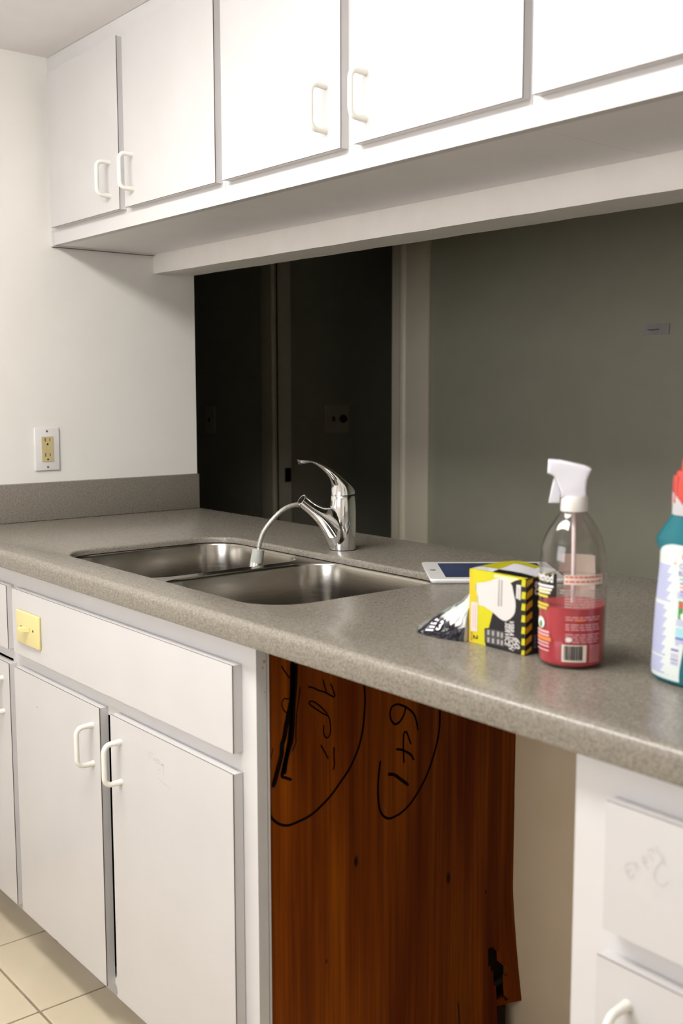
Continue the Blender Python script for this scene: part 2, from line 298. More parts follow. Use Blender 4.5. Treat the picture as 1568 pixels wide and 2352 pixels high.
# ------------------------------------------------------------------ object helpers
MW = {}            # object -> matrix that maps local to world (roots only carry transforms)
def tag(o, label=None, cat=None, group=None, kind=None):
    if label: o['label'] = label
    if cat: o['category'] = cat
    if group: o['group'] = group
    if kind: o['kind'] = kind
    return o

def thing(name, label, cat, loc=(0, 0, 0), rotz=0.0, group=None):
    o = bpy.data.objects.new(name, None)
    o.empty_display_size = 0.05
    COL.objects.link(o)
    o.location = loc
    o.rotation_euler = (0, 0, rotz)
    MW[o] = Matrix.Translation(loc) @ Matrix.Rotation(rotz, 4, 'Z')
    return tag(o, label, cat, group)

def obj(name, bm, mats, parent=None, smooth=False, local=False):
    """link a bmesh as one mesh object; world coordinates unless local=True"""
    bmesh.ops.recalc_face_normals(bm, faces=bm.faces[:])
    me = bpy.data.meshes.new(name)
    if parent is not None and not local:
        bm.transform(MW[parent].inverted())
    if parent is None:
        # origin at the middle of the base
        xs = [v.co.x for v in bm.verts]; ys = [v.co.y for v in bm.verts]; zs = [v.co.z for v in bm.verts]
        org = Vector(((min(xs) + max(xs)) / 2, (min(ys) + max(ys)) / 2, min(zs)))
        bm.transform(Matrix.Translation(-org))
    bm.to_mesh(me)
    bm.free()
    if not isinstance(mats, (list, tuple)):
        mats = [mats]
    for m in mats:
        me.materials.append(m)
    if smooth:
        for p in me.polygons:
            p.use_smooth = True
        if smooth == 'auto':
            try:
                me.set_sharp_from_angle(angle=R(38))
            except Exception:
                pass
    o = bpy.data.objects.new(name, me)
    COL.objects.link(o)
    if name.endswith('_print') or name in ('lettering', 'bars', 'pencil_writing', 'marker_writing', 'grip_ribs'):
        o['kind'] = 'stuff'
    if parent is not None:
        o.parent = parent
        MW[o] = MW[parent]
    else:
        o.location = org
        MW[o] = Matrix.Translation(org)
    return o

def B():
    return bmesh.new()

def add_box(bm, x0, x1, y0, y1, z0, z1, mi=0, bev=0.0, seg=2):
    tmp = bmesh.new()
    r = bmesh.ops.create_cube(tmp, size=1)
    for v in tmp.verts:
        v.co = Vector(((x0 + x1) / 2 + v.co.x * (x1 - x0), (y0 + y1) / 2 + v.co.y * (y1 - y0), (z0 + z1) / 2 + v.co.z * (z1 - z0)))
    if bev:
        bmesh.ops.bevel(tmp, geom=tmp.edges[:], offset=bev, segments=seg, affect='EDGES', profile=0.5)
    join(bm, tmp, mi)

def join(bm, tmp, mi=None):
    vm = {}
    for v in tmp.verts:
        vm[v] = bm.verts.new(v.co)
    for f in tmp.faces:
        try:
            nf = bm.faces.new([vm[v] for v in f.verts])
            nf.material_index = f.material_index if mi is None else mi
        except ValueError:
            pass
    tmp.free()

def rings(bm, rr, cap0=True, cap1=True, mi=0, closed=True):
    """loft a list of rings (lists of points)"""
    L = [[bm.verts.new(p) for p in r] for r in rr]
    n = len(rr[0])
    for a, b in zip(L, L[1:]):
        for i in range(n if closed else n - 1):
            j = (i + 1) % n
            f = bm.faces.new((a[i], a[j], b[j], b[i])); f.material_index = mi
    if cap0:
        f = bm.faces.new(L[0][::-1]); f.material_index = mi
    if cap1:
        f = bm.faces.new(L[-1]); f.material_index = mi
    return L

def lathe(bm, prof, c=(0, 0, 0), n=40, cap0=True, cap1=True, mi=0):
    rr = [[(c[0] + r * math.cos(2 * PI * i / n), c[1] + r * math.sin(2 * PI * i / n), c[2] + z) for i in range(n)] for r, z in prof]
    return rings(bm, rr, cap0, cap1, mi)

def tube(bm, path, rad, n=12, mi=0, caps=True):
    path = [Vector(p) for p in path]
    rad = rad if isinstance(rad, (list, tuple)) else [rad] * len(path)
    t0 = (path[1] - path[0]).normalized()
    up = Vector((0, 0, 1)) if abs(t0.z) < 0.9 else Vector((1, 0, 0))
    nrm = t0.cross(up).normalized()
    rr = []
    for i, p in enumerate(path):
        a = path[max(i - 1, 0)]; b = path[min(i + 1, len(path) - 1)]
        t = (b - a).normalized()
        nrm = (nrm - t * nrm.dot(t)).normalized()
        bi = t.cross(nrm)
        rr.append([p + (nrm * math.cos(2 * PI * k / n) + bi * math.sin(2 * PI * k / n)) * rad[i] for k in range(n)])
    rings(bm, rr, caps, caps, mi)

def catmull(pts, k=6):
    P = [Vector(p) for p in pts]
    out = []
    for i in range(len(P) - 1):
        a = P[i - 1] if i else P[0] * 2 - P[1]
        b, c = P[i], P[i + 1]
        d = P[i + 2] if i + 2 < len(P) else P[-1] * 2 - P[-2]
        for j in range(k):
            t = j / k
            out.append(0.5 * ((2 * b) + (c - a) * t + (2 * a - 5 * b + 4 * c - d) * t * t + (3 * b - a - 3 * c + d) * t ** 3))
    out.append(P[-1])
    return out

def rrect(x0, x1, y0, y1, r, z, n=8, off=0.0):
    """rounded rectangle loop, counter-clockwise; off>0 grows it"""
    x0 -= off; x1 += off; y0 -= off; y1 += off; r = max(r + off, 0.002)
    pts = []
    for cx, cy, a0 in ((x1 - r, y0 + r, -90), (x1 - r, y1 - r, 0), (x0 + r, y1 - r, 90), (x0 + r, y0 + r, 180)):
        for k in range(n + 1):
            a = R(a0 + 90 * k / n)
            pts.append((cx + r * math.cos(a), cy + r * math.sin(a), z))
    return pts

def fill_with_holes(bm, loops, mi=0):
    edges = []; vl = []
    for L in loops:
        vs = [bm.verts.new(p) for p in L]
        vl.append(vs)
        for a, b in zip(vs, vs[1:] + vs[:1]):
            edges.append(bm.edges.new((a, b)))
    r = bmesh.ops.triangle_fill(bm, use_beauty=True, use_dissolve=False, edges=edges)
    for g in r['geom']:
        if isinstance(g, bmesh.types.BMFace):
            g.material_index = mi
    return vl

def stroke(bm, pts2, w, to3, k=5, mi=0):
    """flat ribbon along a 2-D path, mapped into the scene by to3(a,b)"""
    P = catmull([(a, b, 0) for a, b in pts2], k) if len(pts2) > 2 else [Vector((a, b, 0)) for a, b in pts2]
    L = []
    for i, p in enumerate(P):
        a = P[max(i - 1, 0)]; b = P[min(i + 1, len(P) - 1)]
        t = b - a
        if t.length < 1e-9:
            t = Vector((1, 0, 0))
        t.normalize()
        nn = Vector((-t.y, t.x, 0))
        e = 0.7 if i in (0, len(P) - 1) else 1.0
        L.append((bm.verts.new(to3(*(p + nn * w / 2 * e).xy)), bm.verts.new(to3(*(p - nn * w / 2 * e).xy))))
    for (a, b), (c, d) in zip(L, L[1:]):
        f = bm.faces.new((a, b, d, c)); f.material_index = mi

def poly2(bm, pts2, to3, mi=0):
    f = bm.faces.new([bm.verts.new(to3(a, b)) for a, b in pts2]); f.material_index = mi
    bmesh.ops.triangulate(bm, faces=[f])

_fonts = {}
def text_tris(s, shear=0.0, bold=0.0):
    key = (s, shear, bold)
    if key in _fonts:
        return _fonts[key]
    cu = bpy.data.curves.new('print', 'FONT')
    cu.body = s; cu.size = 1.0; cu.shear = shear; cu.offset = bold; cu.resolution_u = 3
    o = bpy.data.objects.new('print', cu)
    COL.objects.link(o)
    bpy.context.view_layer.update()
    dg = bpy.context.evaluated_depsgraph_get()
    me = bpy.data.meshes.new_from_object(o.evaluated_get(dg))
    V = [tuple(v.co.xy) for v in me.vertices]
    F = [tuple(p.vertices) for p in me.polygons]
    bpy.data.objects.remove(o); bpy.data.curves.remove(cu); bpy.data.meshes.remove(me)
    x0 = min(v[0] for v in V); x1 = max(v[0] for v in V); y0 = min(v[1] for v in V); y1 = max(v[1] for v in V)
    V = [((x - x0) / (x1 - x0), (y - y0) / (y1 - y0)) for x, y in V]
    _fonts[key] = (V, F)
    return V, F

def text(bm, s, to3, shear=0.0, bold=0.0, mi=0):
    """to3 takes (a,b) with a 0..1 along the line and b 0..1 up the letters"""
    V, F = text_tris(s, shear, bold)
    vs = [bm.verts.new(to3(a, b)) for a, b in V]
    for f in F:
        try:
            nf = bm.faces.new([vs[i] for i in f]); nf.material_index = mi
        except ValueError:
            pass

def copy_tree(o, parent=None):
    c = o.copy(); COL.objects.link(c); c.parent = parent
    for ch in o.children:
        copy_tree(ch, c)
    return c

def struct(name, bm, m, **k):
    return tag(obj(name, bm, m, **k), kind='structure')

def sbox(name, x0, x1, y0, y1, z0, z1, m, bev=0.0):
    bm = B(); add_box(bm, x0, x1, y0, y1, z0, z1, 0, bev)
    return struct(name, bm, m)

# ------------------------------------------------------------------ dimensions (metres); x along the run, y into the pass-through, z up
CT, CH = 0.914, 0.876           # counter top / underside
CEIL = 2.11
YC, YW, YB = 0.322, 0.6214, 0.7528   # upper cabinet face, header face, header back
ZB, ZH = 1.637, 1.580           # upper cabinet underside, header underside
X1, X2 = 1.382, 1.992           # dishwasher bay
XR = 2.90                       # right end of the cabinet run
XE, YS = 3.45, -2.3              # kitchen end wall and wall behind the photographer
HY = 1.90                       # hall wall
HC = 2.40

# ------------------------------------------------------------------ setting
sbox('wall_left', -0.11, 0.0, YS - 0.1, YB, 0, HC, M['wall'])
sbox('ceiling', -0.0, XE, YS, YB, CEIL, CEIL + 0.06, M['ceiling'])
# wall behind the photographer with the window opening
wx0, wx1, wz0, wz1 = 0.95, 2.35, 0.98, 2.02
bm = B()
add_box(bm, -0.11, wx0, YS - 0.1, YS, 0, HC); add_box(bm, wx1, XE + 0.1, YS - 0.1, YS, 0, HC)
add_box(bm, wx0, wx1, YS - 0.1, YS, 0, wz0); add_box(bm, wx0, wx1, YS - 0.1, YS, wz1, HC)
struct('wall_front', bm, M['wall'])
sbox('wall_right', XE, XE + 0.1, YS, YB, 0, HC, M['wall'])
win = bpy.data.objects.new('window_1', None)
COL.objects.link(win); win.location = ((wx0 + wx1) / 2, YS, wz0); MW[win] = Matrix.Translation(win.location); tag(win, kind='structure')
bm = B()
wm = (wx0 + wx1) / 2
for a in ((wx0, wx0 + .05, wz0, wz1), (wx1 - .05, wx1, wz0, wz1), (wx0 + .05, wx1 - .05, wz0, wz0 + .05), (wx0 + .05, wx1 - .05, wz1 - .05, wz1), (wm - .02, wm + .02, wz0 + .05, wz1 - .05)):
    add_box(bm, a[0], a[1], YS - .07, YS - .03, a[2], a[3])
obj('window_frame', bm, M['plate'], win)
for a, b in ((wx0 + .05, wm - .02), (wm + .02, wx1 - .05)):
    bm = B(); add_box(bm, a, b, YS - .052, YS - .048, wz0 + .05, wz1 - .05)
    obj('pane', bm, M['winglass'], win)

# header over the pass-through and the low wall under the counter
def header():
    bm = B()
    n = 60
    rr = []
    for i in range(n + 1):
        x = (XE) * i / n
        dz = 0.0022 * math.sin(i * 1.9) * math.sin(i * 0.7 + 1)
        zf = ZH + 0.004 - 0.0040 * min(x, 2.4) + 0.0
        zb_ = zf + 0.004
        rr.append([(x, YW, zf + dz * 0.3), (x, YB, zb_ - dz * 0.3), (x, YB, HC), (x, YW, HC)])
    rings(bm, rr)
    return struct('wall_header', bm, M['header'])
header()
sbox('wall_back', 0.0, XE, YW - 0.02, YB - 0.005, 0, CH - 0.001, M['nookwall'])
bm = B(); add_box(bm, 3.05, XE, YW, YB, CT, ZH - 0.001)
struct('wall_pier', bm, M['wall'])

# kitchen floor: grout bed with one object per tile
floor = sbox('floor', 0.0, XE, YS, YW - 0.02, -0.06, -0.004, M['grout'])
TS, GAP = 0.305, 0.0055
bm = B(); add_box(bm, GAP / 2, TS - GAP / 2, GAP / 2, TS - GAP / 2, -0.010, 0.0, 0, 0.0012, 1)
t0 = obj('tile', bm, M['tile'], floor, local=True)
gx, gy = 0.7226, -0.087
first = True
for i in range(-2, 11):
    for j in range(-7, 2):
        x, y = gx + i * TS, gy + j * TS
        if y + TS < YS + 0.05:
            continue
        o = t0 if first else t0.copy()
        if not first:
            COL.objects.link(o); o.parent = floor
        first = False
        o.location = Vector((x, y, 0)) - floor.location

# hall beyond the pass-through
sbox('floor_hall', -3.2, XE + 0.1, YB - 0.005, 3.4, -0.06, 0.0, M['hall_floor'])
sbox('ceiling_hall', -3.2, XE + 0.1, YB, 3.4, HC, HC + 0.06, M['hall'])
DX0, DX1 = -1.167, -0.405      # doorway in the hall wall
bm = B()
add_box(bm, DX1 + 0.02, XE + 0.1, HY, HY + 0.07, 0, HC)
add_box(bm, -3.2, DX0 - 0.02, HY, HY + 0.07, 0, HC)
add_box(bm, DX0 - 0.02, DX1 + 0.02, HY, HY + 0.07, 2.05, HC)
struct('wall_hall', bm, M['hall'])
sbox('wall_hall_end', -3.3, -3.2, YB, 3.4, 0, HC, M['hall'])
sbox('wall_hall_right', XE, XE + 0.1, YB, 3.4, 0, HC, M['hall'])
sbox('wall_hall_near', -3.2, -0.11, YB - 0.12, YB - 0.004, 0, HC, M['hall'])
# dark room through the doorway
sbox('wall_closet_left', -1.30, -1.20, HY + 0.07, 2.9, 0, HC, M['hall'])
sbox('wall_closet_back', -1.20, 0.9, 2.9, 3.0, 0, HC, M['hall'])
sbox('wall_closet_right', 0.8, 0.9, HY + 0.07, 2.9, 0, HC, M['hall'])
# door casings: flat boards with a raised bead
def casing(name, x0, x1, b0, b1, y=HY):
    bm = B()
    add_box(bm, x0, x1, y - 0.014, y - 0.0005, 0, 2.13, 0, 0.002)
    n = 8
    rr = []
    for z in (0, 2.13):
        rr.append([(b0 + (b1 - b0) * k / n, y - 0.0135 - 0.010 * math.sin(PI * k / n) ** 0.7, z) for k in range(n + 1)] + [(b1, y - 0.012, z), (b0, y - 0.012, z)])
    rings(bm, rr)
    return struct(name, bm, M['hall_trim'], smooth='auto')
casing('trim_1', DX1, -0.204, -0.362, -0.325)
casing('trim_2', -1.283, DX0, -1.205, -1.178)
bm = B(); add_box(bm, DX0 - 0.019, DX0, HY - 0.013, HY + 0.068, 0, 2.06)
jamb = struct('trim_3', bm, M['hall_trim'])
bm = B(); add_box(bm, DX0, DX0 + 0.002, 1.931, 1.964, 0.849, 0.912)
o = obj('strike_plate', bm, M['steelblack'], jamb)

# switch plates in the dark beyond
def dark_switch(name, label, loc, rotz, knob=True):
    t = thing(name, label, 'light switch', loc, rotz)
    bm = B(); add_box(bm, -0.07, 0.07, -0.006, 0.0, -0.065, 0.065, 0, 0.003)
    obj('plate', bm, M['switchdark'], t, local=True)
    bm = B(); add_box(bm, -0.033, -0.023, -0.018, -0.005, -0.012, 0.012, 0, 0.002)
    obj('toggle', bm, M['brownknob'], t, local=True)
    if knob:
        bm = B()
        tmp = bmesh.new(); lathe(tmp, [(0.020, 0), (0.020, 0.008), (0.017, 0.014)], n=24)
        tmp.transform(Matrix.Translation((0.032, -0.005, 0)) @ Matrix.Rotation(R(90), 4, 'X'))
        join(bm, tmp)
        obj('dimmer_knob', bm, M['brownknob'], t, local=True, smooth='auto')
dark_switch('dimmer_switch', 'two-gang switch plate with a dimmer knob in the dark doorway', (-1.1995, 2.257, 1.126), R(90))
t = thing('switch_plate', 'plain switch plate in the darkness at the far left of the hall', 'light switch', (-1.725, HY - 0.0005, 1.117))
bm = B(); add_box(bm, -0.04, 0.04, -0.006, 0.0, -0.066, 0.066, 0, 0.003); obj('plate', bm, M['switchdark'], t, local=True)
bm = B(); add_box(bm, -0.005, 0.005, -0.016, -0.005, -0.012, 0.012, 0, 0.002); obj('toggle', bm, M['brownknob'], t, local=True)

# paper note on the hall wall
bm = B()
NX, NZ = 8, 4
g = [[bm.verts.new((0.732 + 0.088 * i / NX, HY - 0.003 - 0.012 * (1 - j / NZ) * abs(math.cos(i * 0.5)) * 0.5 - 0.004 * (i == 0), 1.423 + 0.034 * j / NZ)) for i in range(NX + 1)] for j in range(NZ + 1)]
for j in range(NZ):
    for i in range(NX):
        bm.faces.new((g[j][i], g[j][i + 1], g[j + 1][i + 1], g[j + 1][i]))
bmesh.ops.solidify(bm, geom=bm.faces[:], thickness=0.0006)
note = thing('wall_note', 'small grey strip of note paper stuck on the green-grey hall wall', 'note', (0.776, HY, 1.42))
obj('paper', bm, M['note'], note)
bm = B(); add_box(bm, 0.748, 0.790, HY - 0.0135, HY - 0.0128, 1.4385, 1.4395)
obj('writing', bm, M['lab_dark'], note)

# ------------------------------------------------------------------ kitchen ceiling lamp (out of frame, lights the room)
LX0, LX1, LY0, LY1 = 0.60, 1.95, -0.72, -0.48
t = thing('ceiling_light', 'long box-shaped fluorescent ceiling lamp lit over the kitchen floor', 'lamp', ((LX0 + LX1) / 2, (LY0 + LY1) / 2, CEIL - 0.085))
bm = B(); add_box(bm, LX0 - 0.015, LX1 + 0.015, LY0 - 0.015, LY1 + 0.015, CEIL - 0.022, CEIL - 0.001, 0, 0.004); obj('base', bm, M['plate'], t)
bm = B(); add_box(bm, LX0, LX1, LY0, LY1, CEIL - 0.085, CEIL - 0.0222, 0, 0.012, 3); obj('diffuser', bm, M['lampglass'], t, smooth='auto')

# ------------------------------------------------------------------ cabinet builders
TD = 0.019
def door_mesh(x0, x1, y, z0, z1):
    """slab front whose face sheet is bounded by a fine brown seam; y is the back of the door, facing -y"""
    bm = B()
    add_box(bm, x0, x1, y - TD + 0.0014, y, z0, z1, 0)
    add_box(bm, x0, x1 + 0.0004, y - TD + 0.0007, y - TD + 0.0019, z0 - 0.0004, z1 + 0.0004, 1)
    add_box(bm, x0, x1, y - TD, y - TD + 0.0008, z0, z1, 0)
    # fine dark line down the far corner of each edge strip
    return bm

def handle(parent, x, y, zc, span=0.076, out=0.034):
    bm = B()
    h = span / 2; r = 0.014
    pts = [(x, y + 0.0, zc + h)]
    pts.append((x, y - out + r, zc + h))
    for k in range(1, 6):
        a = R(90 * k / 6); pts.append((x, y - out + r - r * math.sin(a), zc + h - r + r * math.cos(a)))
    pts.append((x, y - out, zc + h - r)); pts.append((x, y - out, zc)); pts.append((x, y - out, zc - h + r))
    for k in range(1, 6):
        a = R(90 * k / 6); pts.append((x, y - out + r - r * math.cos(a), zc - h + r - r * math.sin(a)))
    pts.append((x, y - out + r, zc - h)); pts.append((x, y, zc - h))
    rad = [0.0062] + [0.0050] * 3 + [0.0048] * (len(pts) - 8) + [0.0050] * 3 + [0.0062]
    tube(bm, pts, rad[:len(pts)] if len(rad) >= len(pts) else rad + [0.005] * (len(pts) - len(rad)), 12)
    return obj('handle', bm, M['handle'], parent, smooth='auto')

def frame_mesh(bm, x0, x1, y, z0, z1, stiles, rails, t=0.019, sz=None):
    for a, b in stiles:
        add_box(bm, a, b, y, y + t, *(sz or (z0, z1)))
    for a, b, c, d in rails:
        add_box(bm, c, d, y, y + t, a, b)

# ------------------------------------------------------------------ base cabinets
def carcass(t, x0, x1, left=True, right=True, y0=0.019):
    if left:
        bm = B(); add_box(bm, x0, x0 + 0.015, y0, 0.598, 0.10, CH - 0.001); add_box(bm, x0, x0 + 0.015, 0.06, 0.598, 0, 0.10); obj('side_panel', bm, M['inside'], t)
    if right:
        bm = B(); add_box(bm, x1 - 0.015, x1, y0, 0.598, 0.10, CH - 0.001); add_box(bm, x1 - 0.015, x1, 0.06, 0.598, 0, 0.10); obj('side_panel', bm, M['frame'], t)
    bm = B(); add_box(bm, x0 + 0.015, x1 - 0.015, y0, 0.598, 0.10, 0.112); obj('bottom_panel', bm, M['inside'], t)
    bm = B(); add_box(bm, x0 + 0.015, x1 - 0.015, 0.06, 0.072, 0.0, 0.10); obj('toe_kick', bm, M['frame'], t)

# left unit
XS = 0.4705
t = thing('base_cabinet', 'white base cabinet in the left corner with one drawer over one door', 'cabinet', (XS / 2, 0, 0), group=None)
bm = B()
frame_mesh(bm, 0, XS, 0, 0.10, CH - 0.001, [(0.0, 0.04), (0.436, XS)], [(0.83, CH - 0.001, 0.04, 0.436), (0.665, 0.70, 0.04, 0.436), (0.10, 0.125, 0.04, 0.436)])
obj('face_frame', bm, M['frame'], t)
carcass(t, 0.0, XS)
bm = door_mesh(0.032, 0.454, 0, 0.694, 0.8345); obj('drawer_front', bm, [M['laminate'], M['seam']], t)
bm = door_mesh(0.032, 0.454, 0, 0.103, 0.660); d = obj('door', bm, [M['laminate'], M['seam']], t)
handle(d, 0.418, -TD, 0.583)

# sink unit
t = thing('sink_cabinet', 'white sink base cabinet with false front, two doors and a bare plywood side', 'cabinet', ((XS + X1) / 2, 0, 0))
sinkcab = t
bm = B()
frame_mesh(bm, XS, X1, 0, 0.10, CH - 0.001, [(XS, 0.505), (1.325, X1)], [(0.80, CH - 0.001, 0.505, 1.325), (0.645, 0.71, 0.505, 1.325), (0.10, 0.115, 0.505, 1.325)])
obj('face_frame', bm, M['frame'], t)
carcass(t, XS + 0.0005, X1, True, False)
bm = door_mesh(0.487, 1.3435, 0, 0.694, 0.8345); obj('false_front', bm, [M['laminate'], M['seam']], t)
bm = door_mesh(0.485, 0.887, 0, 0.103, 0.660); d = obj('door', bm, [M['laminate'], M['seam']], t)
handle(d, 0.858, -TD, 0.583)
bm = B(); add_box(bm, 0.6005, 0.6035, -TD - 0.0004, -TD - 0.0001, 0.5945, 0.5975); obj('rust_spot', bm, M['rust'], d)
bm = door_mesh(0.934, 1.3435, -0.001, 0.103, 0.660); d = obj('door', bm, [M['laminate'], M['seam']], t)
handle(d, 0.972, -TD - 0.001, 0.579)
bm = B()
for L in PENCIL_DOOR:
    stroke(bm, L, 0.0011, lambda a, b: (a, -TD - 0.0013, b))
obj('pencil_writing', bm, M['pencil'], d)
# white edge strip of the side and the bare plywood side with its marker writing
bm = B(); add_box(bm, X1 - 0.017, X1 - 0.001, 0.0205, 0.024, 0.1, CH - 0.001); add_box(bm, X1 - 0.016, X1, 0.0225 - 0.001, 0.0243, 0.1, CH - 0.001)
obj('edge_strip', bm, M['frame'], t)
for ay, az, rr_ in ((0.0150, 0.8435, 0.0022), (0.0118, 0.8345, 0.0014), (0.0155, 0.795, 0.0009)):
    vs = [(X1 + 0.0003, ay + rr_ * math.cos(2 * PI * k / 12), az + rr_ * 1.3 * math.sin(2 * PI * k / 12)) for k in range(12)]
    bm = B(); bm.faces.new([bm.verts.new(v) for v in vs])
    obj('rust_spot', bm, M['rust'], t)

def in_poly(a, b, P):
    c = False
    for i in range(len(P)):
        (x0, y0), (x1, y1) = P[i - 1], P[i]
        if (y0 > b) != (y1 > b) and a < (x1 - x0) * (b - y0) / (y1 - y0) + x0:
            c = not c
    return c
def bend(y, z):
    """the delaminated rear foot of the plywood curls away from the wall"""
    k = max(0.0, (y - 0.50) / 0.10) * max(0.0, (0.30 - z) / 0.30)
    return 0.040 * k ** 1.3 if k > 0 else 0.0
bm = B()
ny, nz = 100, 146
y0_, y1_, z0_, z1_ = 0.0243, 0.600, 0.0, CH - 0.001
grid = {}
def gv(i, j, s):
    k = (i, j, s)
    if k not in grid:
        y = y0_ + (y1_ - y0_) * i / ny; z = z0_ + (z1_ - z0_) * j / nz
        grid[k] = bm.verts.new((X1 - 0.003 - 0.009 * s + bend(y, z), y, z))
    return grid[k]
cells = set()
for i in range(ny):
    for j in range(nz):
        yc_ = y0_ + (y1_ - y0_) * (i + .5) / ny; zc_ = z0_ + (z1_ - z0_) * (j + .5) / nz
        if in_poly(yc_, zc_, HOLE):
            continue
        if zc_ < 0.10 and yc_ < 0.06:
            continue
        if zc_ < 0.080 and yc_ > 0.548:      # broken-off corner at the floor
            continue
        cells.add((i, j))
for i, j in cells:
    bm.faces.new((gv(i, j, 0), gv(i + 1, j, 0), gv(i + 1, j + 1, 0), gv(i, j + 1, 0)))
    bm.faces.new((gv(i, j, 1), gv(i, j + 1, 1), gv(i + 1, j + 1, 1), gv(i + 1, j, 1)))
    for di, dj, e in ((-1, 0, ((0, 0), (0, 1))), (1, 0, ((1, 1), (1, 0))), (0, -1, ((1, 0), (0, 0))), (0, 1, ((0, 1), (1, 1)))):
        if (i + di, j + dj) not in cells:
            (a, b), (c, d_) = e
            bm.faces.new((gv(i + a, j + b, 0), gv(i + c, j + d_, 0), gv(i + c, j + d_, 1), gv(i + a, j + b, 1)))
bm.transform(MW[sinkcab].inverted())
MWs = MW[sinkcab]
ply = obj('plywood_side', bm, M['wood'], sinkcab, local=True)
tag(ply, 'red-brown plywood side with black marker writing')
# the plywood keeps world-like coordinates for its grain, so its origin sits at the scene origin
for v in ply.data.vertices:
    v.co = MWs @ v.co
ply.matrix_parent_inverse = MWs.inverted()
bm = B()
for w, L in MARKER:
    stroke(bm, [(max(a, 0.0255), min(b, CH - 0.004)) for a, b in L], w * 1.45, lambda a, b: (X1 - 0.0026 + bend(a, b), a, b))
MW[ply] = MWs
o = obj('marker_writing', bm, M['ink'], sinkcab)
bm = B(); add_box(bm, X1 - 0.040, X1 - 0.022, 0.45, 0.598, 0.0, 0.30); obj('hole_shade_backing', bm, M['darkwood'], sinkcab)  # added dark sheet, its colour stands in for the unlit interior behind the hole
bm = B(); add_box(bm, X1 - 0.021, X1 - 0.008, 0.568, 0.590, 0.0, 0.085); obj('dark_cleat', bm, M['darkwood'], sinkcab)  # dark strip in the broken-off corner
bm = B()
stroke(bm, [(0.452, 0.118), (0.4555, 0.090), (0.458, 0.055), (0.459, 0.03)], 0.004, lambda a, b: (X1 - 0.0025 + bend(a, b), a, b))
obj('split', bm, M['darkwood'], sinkcab)

# right unit
t = thing('base_cabinet', 'white base cabinet at the right end with pencilled drawer front over a door', 'cabinet', ((X2 + XR) / 2, 0, 0))
bm = B()
frame_mesh(bm, X2, XR, 0, 0.10, CH - 0.001, [(X2, 2.065), (XR - 0.04, XR)], [(0.82, CH - 0.001, 2.065, XR - 0.04), (0.645, 0.71, 2.065, XR - 0.04), (0.10, 0.12, 2.065, XR - 0.04), (0.71, 0.82, 2.44, 2.49), (0.12, 0.645, 2.44, 2.49)])
obj('face_frame', bm, M['frame'], t)
carcass(t, X2, XR)
bm = door_mesh(2.046, 2.455, 0, 0.692, 0.8325); d = obj('drawer_front', bm, [M['laminate'], M['seam']], t)
bm = B()
for L in PENCIL_DRAWER:
    stroke(bm, L, 0.0012, lambda a, b: (a, -TD - 0.0003, b))
obj('pencil_writing', bm, M['pencil'], d)
bm = door_mesh(2.475, 2.875, 0, 0.692, 0.8325); obj('drawer_front', bm, [M['laminate'], M['seam']], t)
bm = door_mesh(2.039, 2.455, 0, 0.103, 0.660); d = obj('door', bm, [M['laminate'], M['seam']], t)
handle(d, 2.0795, -TD, 0.583)
bm = door_mesh(2.475, 2.875, 0, 0.103, 0.660); d = obj('door', bm, [M['laminate'], M['seam']], t)
handle(d, 2.84, -TD, 0.583)

# ------------------------------------------------------------------ upper cabinets
UE = [0.0, 0.8255, 1.634, 2.46]
DOORS = [[(0.036, 0.409, 0.365), (0.437, 0.8165, 0.476)], [(0.843, 1.217, 1.177), (1.252, 1.6305, 1.285)], [(1.650, 2.04, 2.0), (2.065, 2.44, 2.10)]]
ULAB = ['white two-door wall cabinet against the left wall', 'white two-door wall cabinet above the tap', 'white two-door wall cabinet cut off by the right edge of the picture']
for k in range(3):
    x0, x1 = UE[k] + 0.0004, UE[k + 1] - 0.0004
    t = thing('wall_cabinet', ULAB[k], 'cabinet', ((x0 + x1) / 2, (YC + YW) / 2, ZB), group='white wall cabinets over the pass-through')
    bm = B()
    ds = DOORS[k]
    frame_mesh(bm, x0, x1, YC, ZB, CEIL - 0.001, [(x0, ds[0][0] + 0.012), (ds[0][1] - 0.012, ds[1][0] + 0.012), (ds[1][1] - 0.012, x1)], [(ZB, ZB + 0.055, x0, x1), (2.05, CEIL - 0.001, x0, x1)], sz=(ZB + 0.055, 2.05))
    obj('face_frame', bm, M['frame'], t)
    bm = B(); add_box(bm, x0, x1, YC + 0.019, YW - 0.001, ZB, ZB + 0.012); obj('bottom_panel', bm, M['underside'], t)
    bm = B(); add_box(bm, x0, x0 + 0.012, YC + 0.019, YW - 0.001, ZB + 0.012, CEIL - 0.001); obj('side_panel', bm, M['frame'], t)
    bm = B(); add_box(bm, x1 - 0.012, x1, YC + 0.019, YW - 0.001, ZB + 0.012, CEIL - 0.001); obj('side_panel', bm, M['frame'], t)
    if k == 0:
        bm = B(); add_box(bm, 0.0005, 0.007, YC - 0.001, YW - 0.002, ZB - 0.0045, ZB - 0.0002); obj('scribe_strip', bm, M['seam'], t)
        bm = B(); add_box(bm, 0.0005, 0.011, YC - 0.004, YW - 0.002, ZB - 0.0035, ZB + 0.036); obj('filler_strip', bm, M['frame'], t)
    for a, b, h in ds:
        bm = door_mesh(a, b, YC, 1.677, 2.062); d = obj('door', bm, [M['laminate'], M['seam']], t)
        handle(d, h, YC - TD, 1.750)

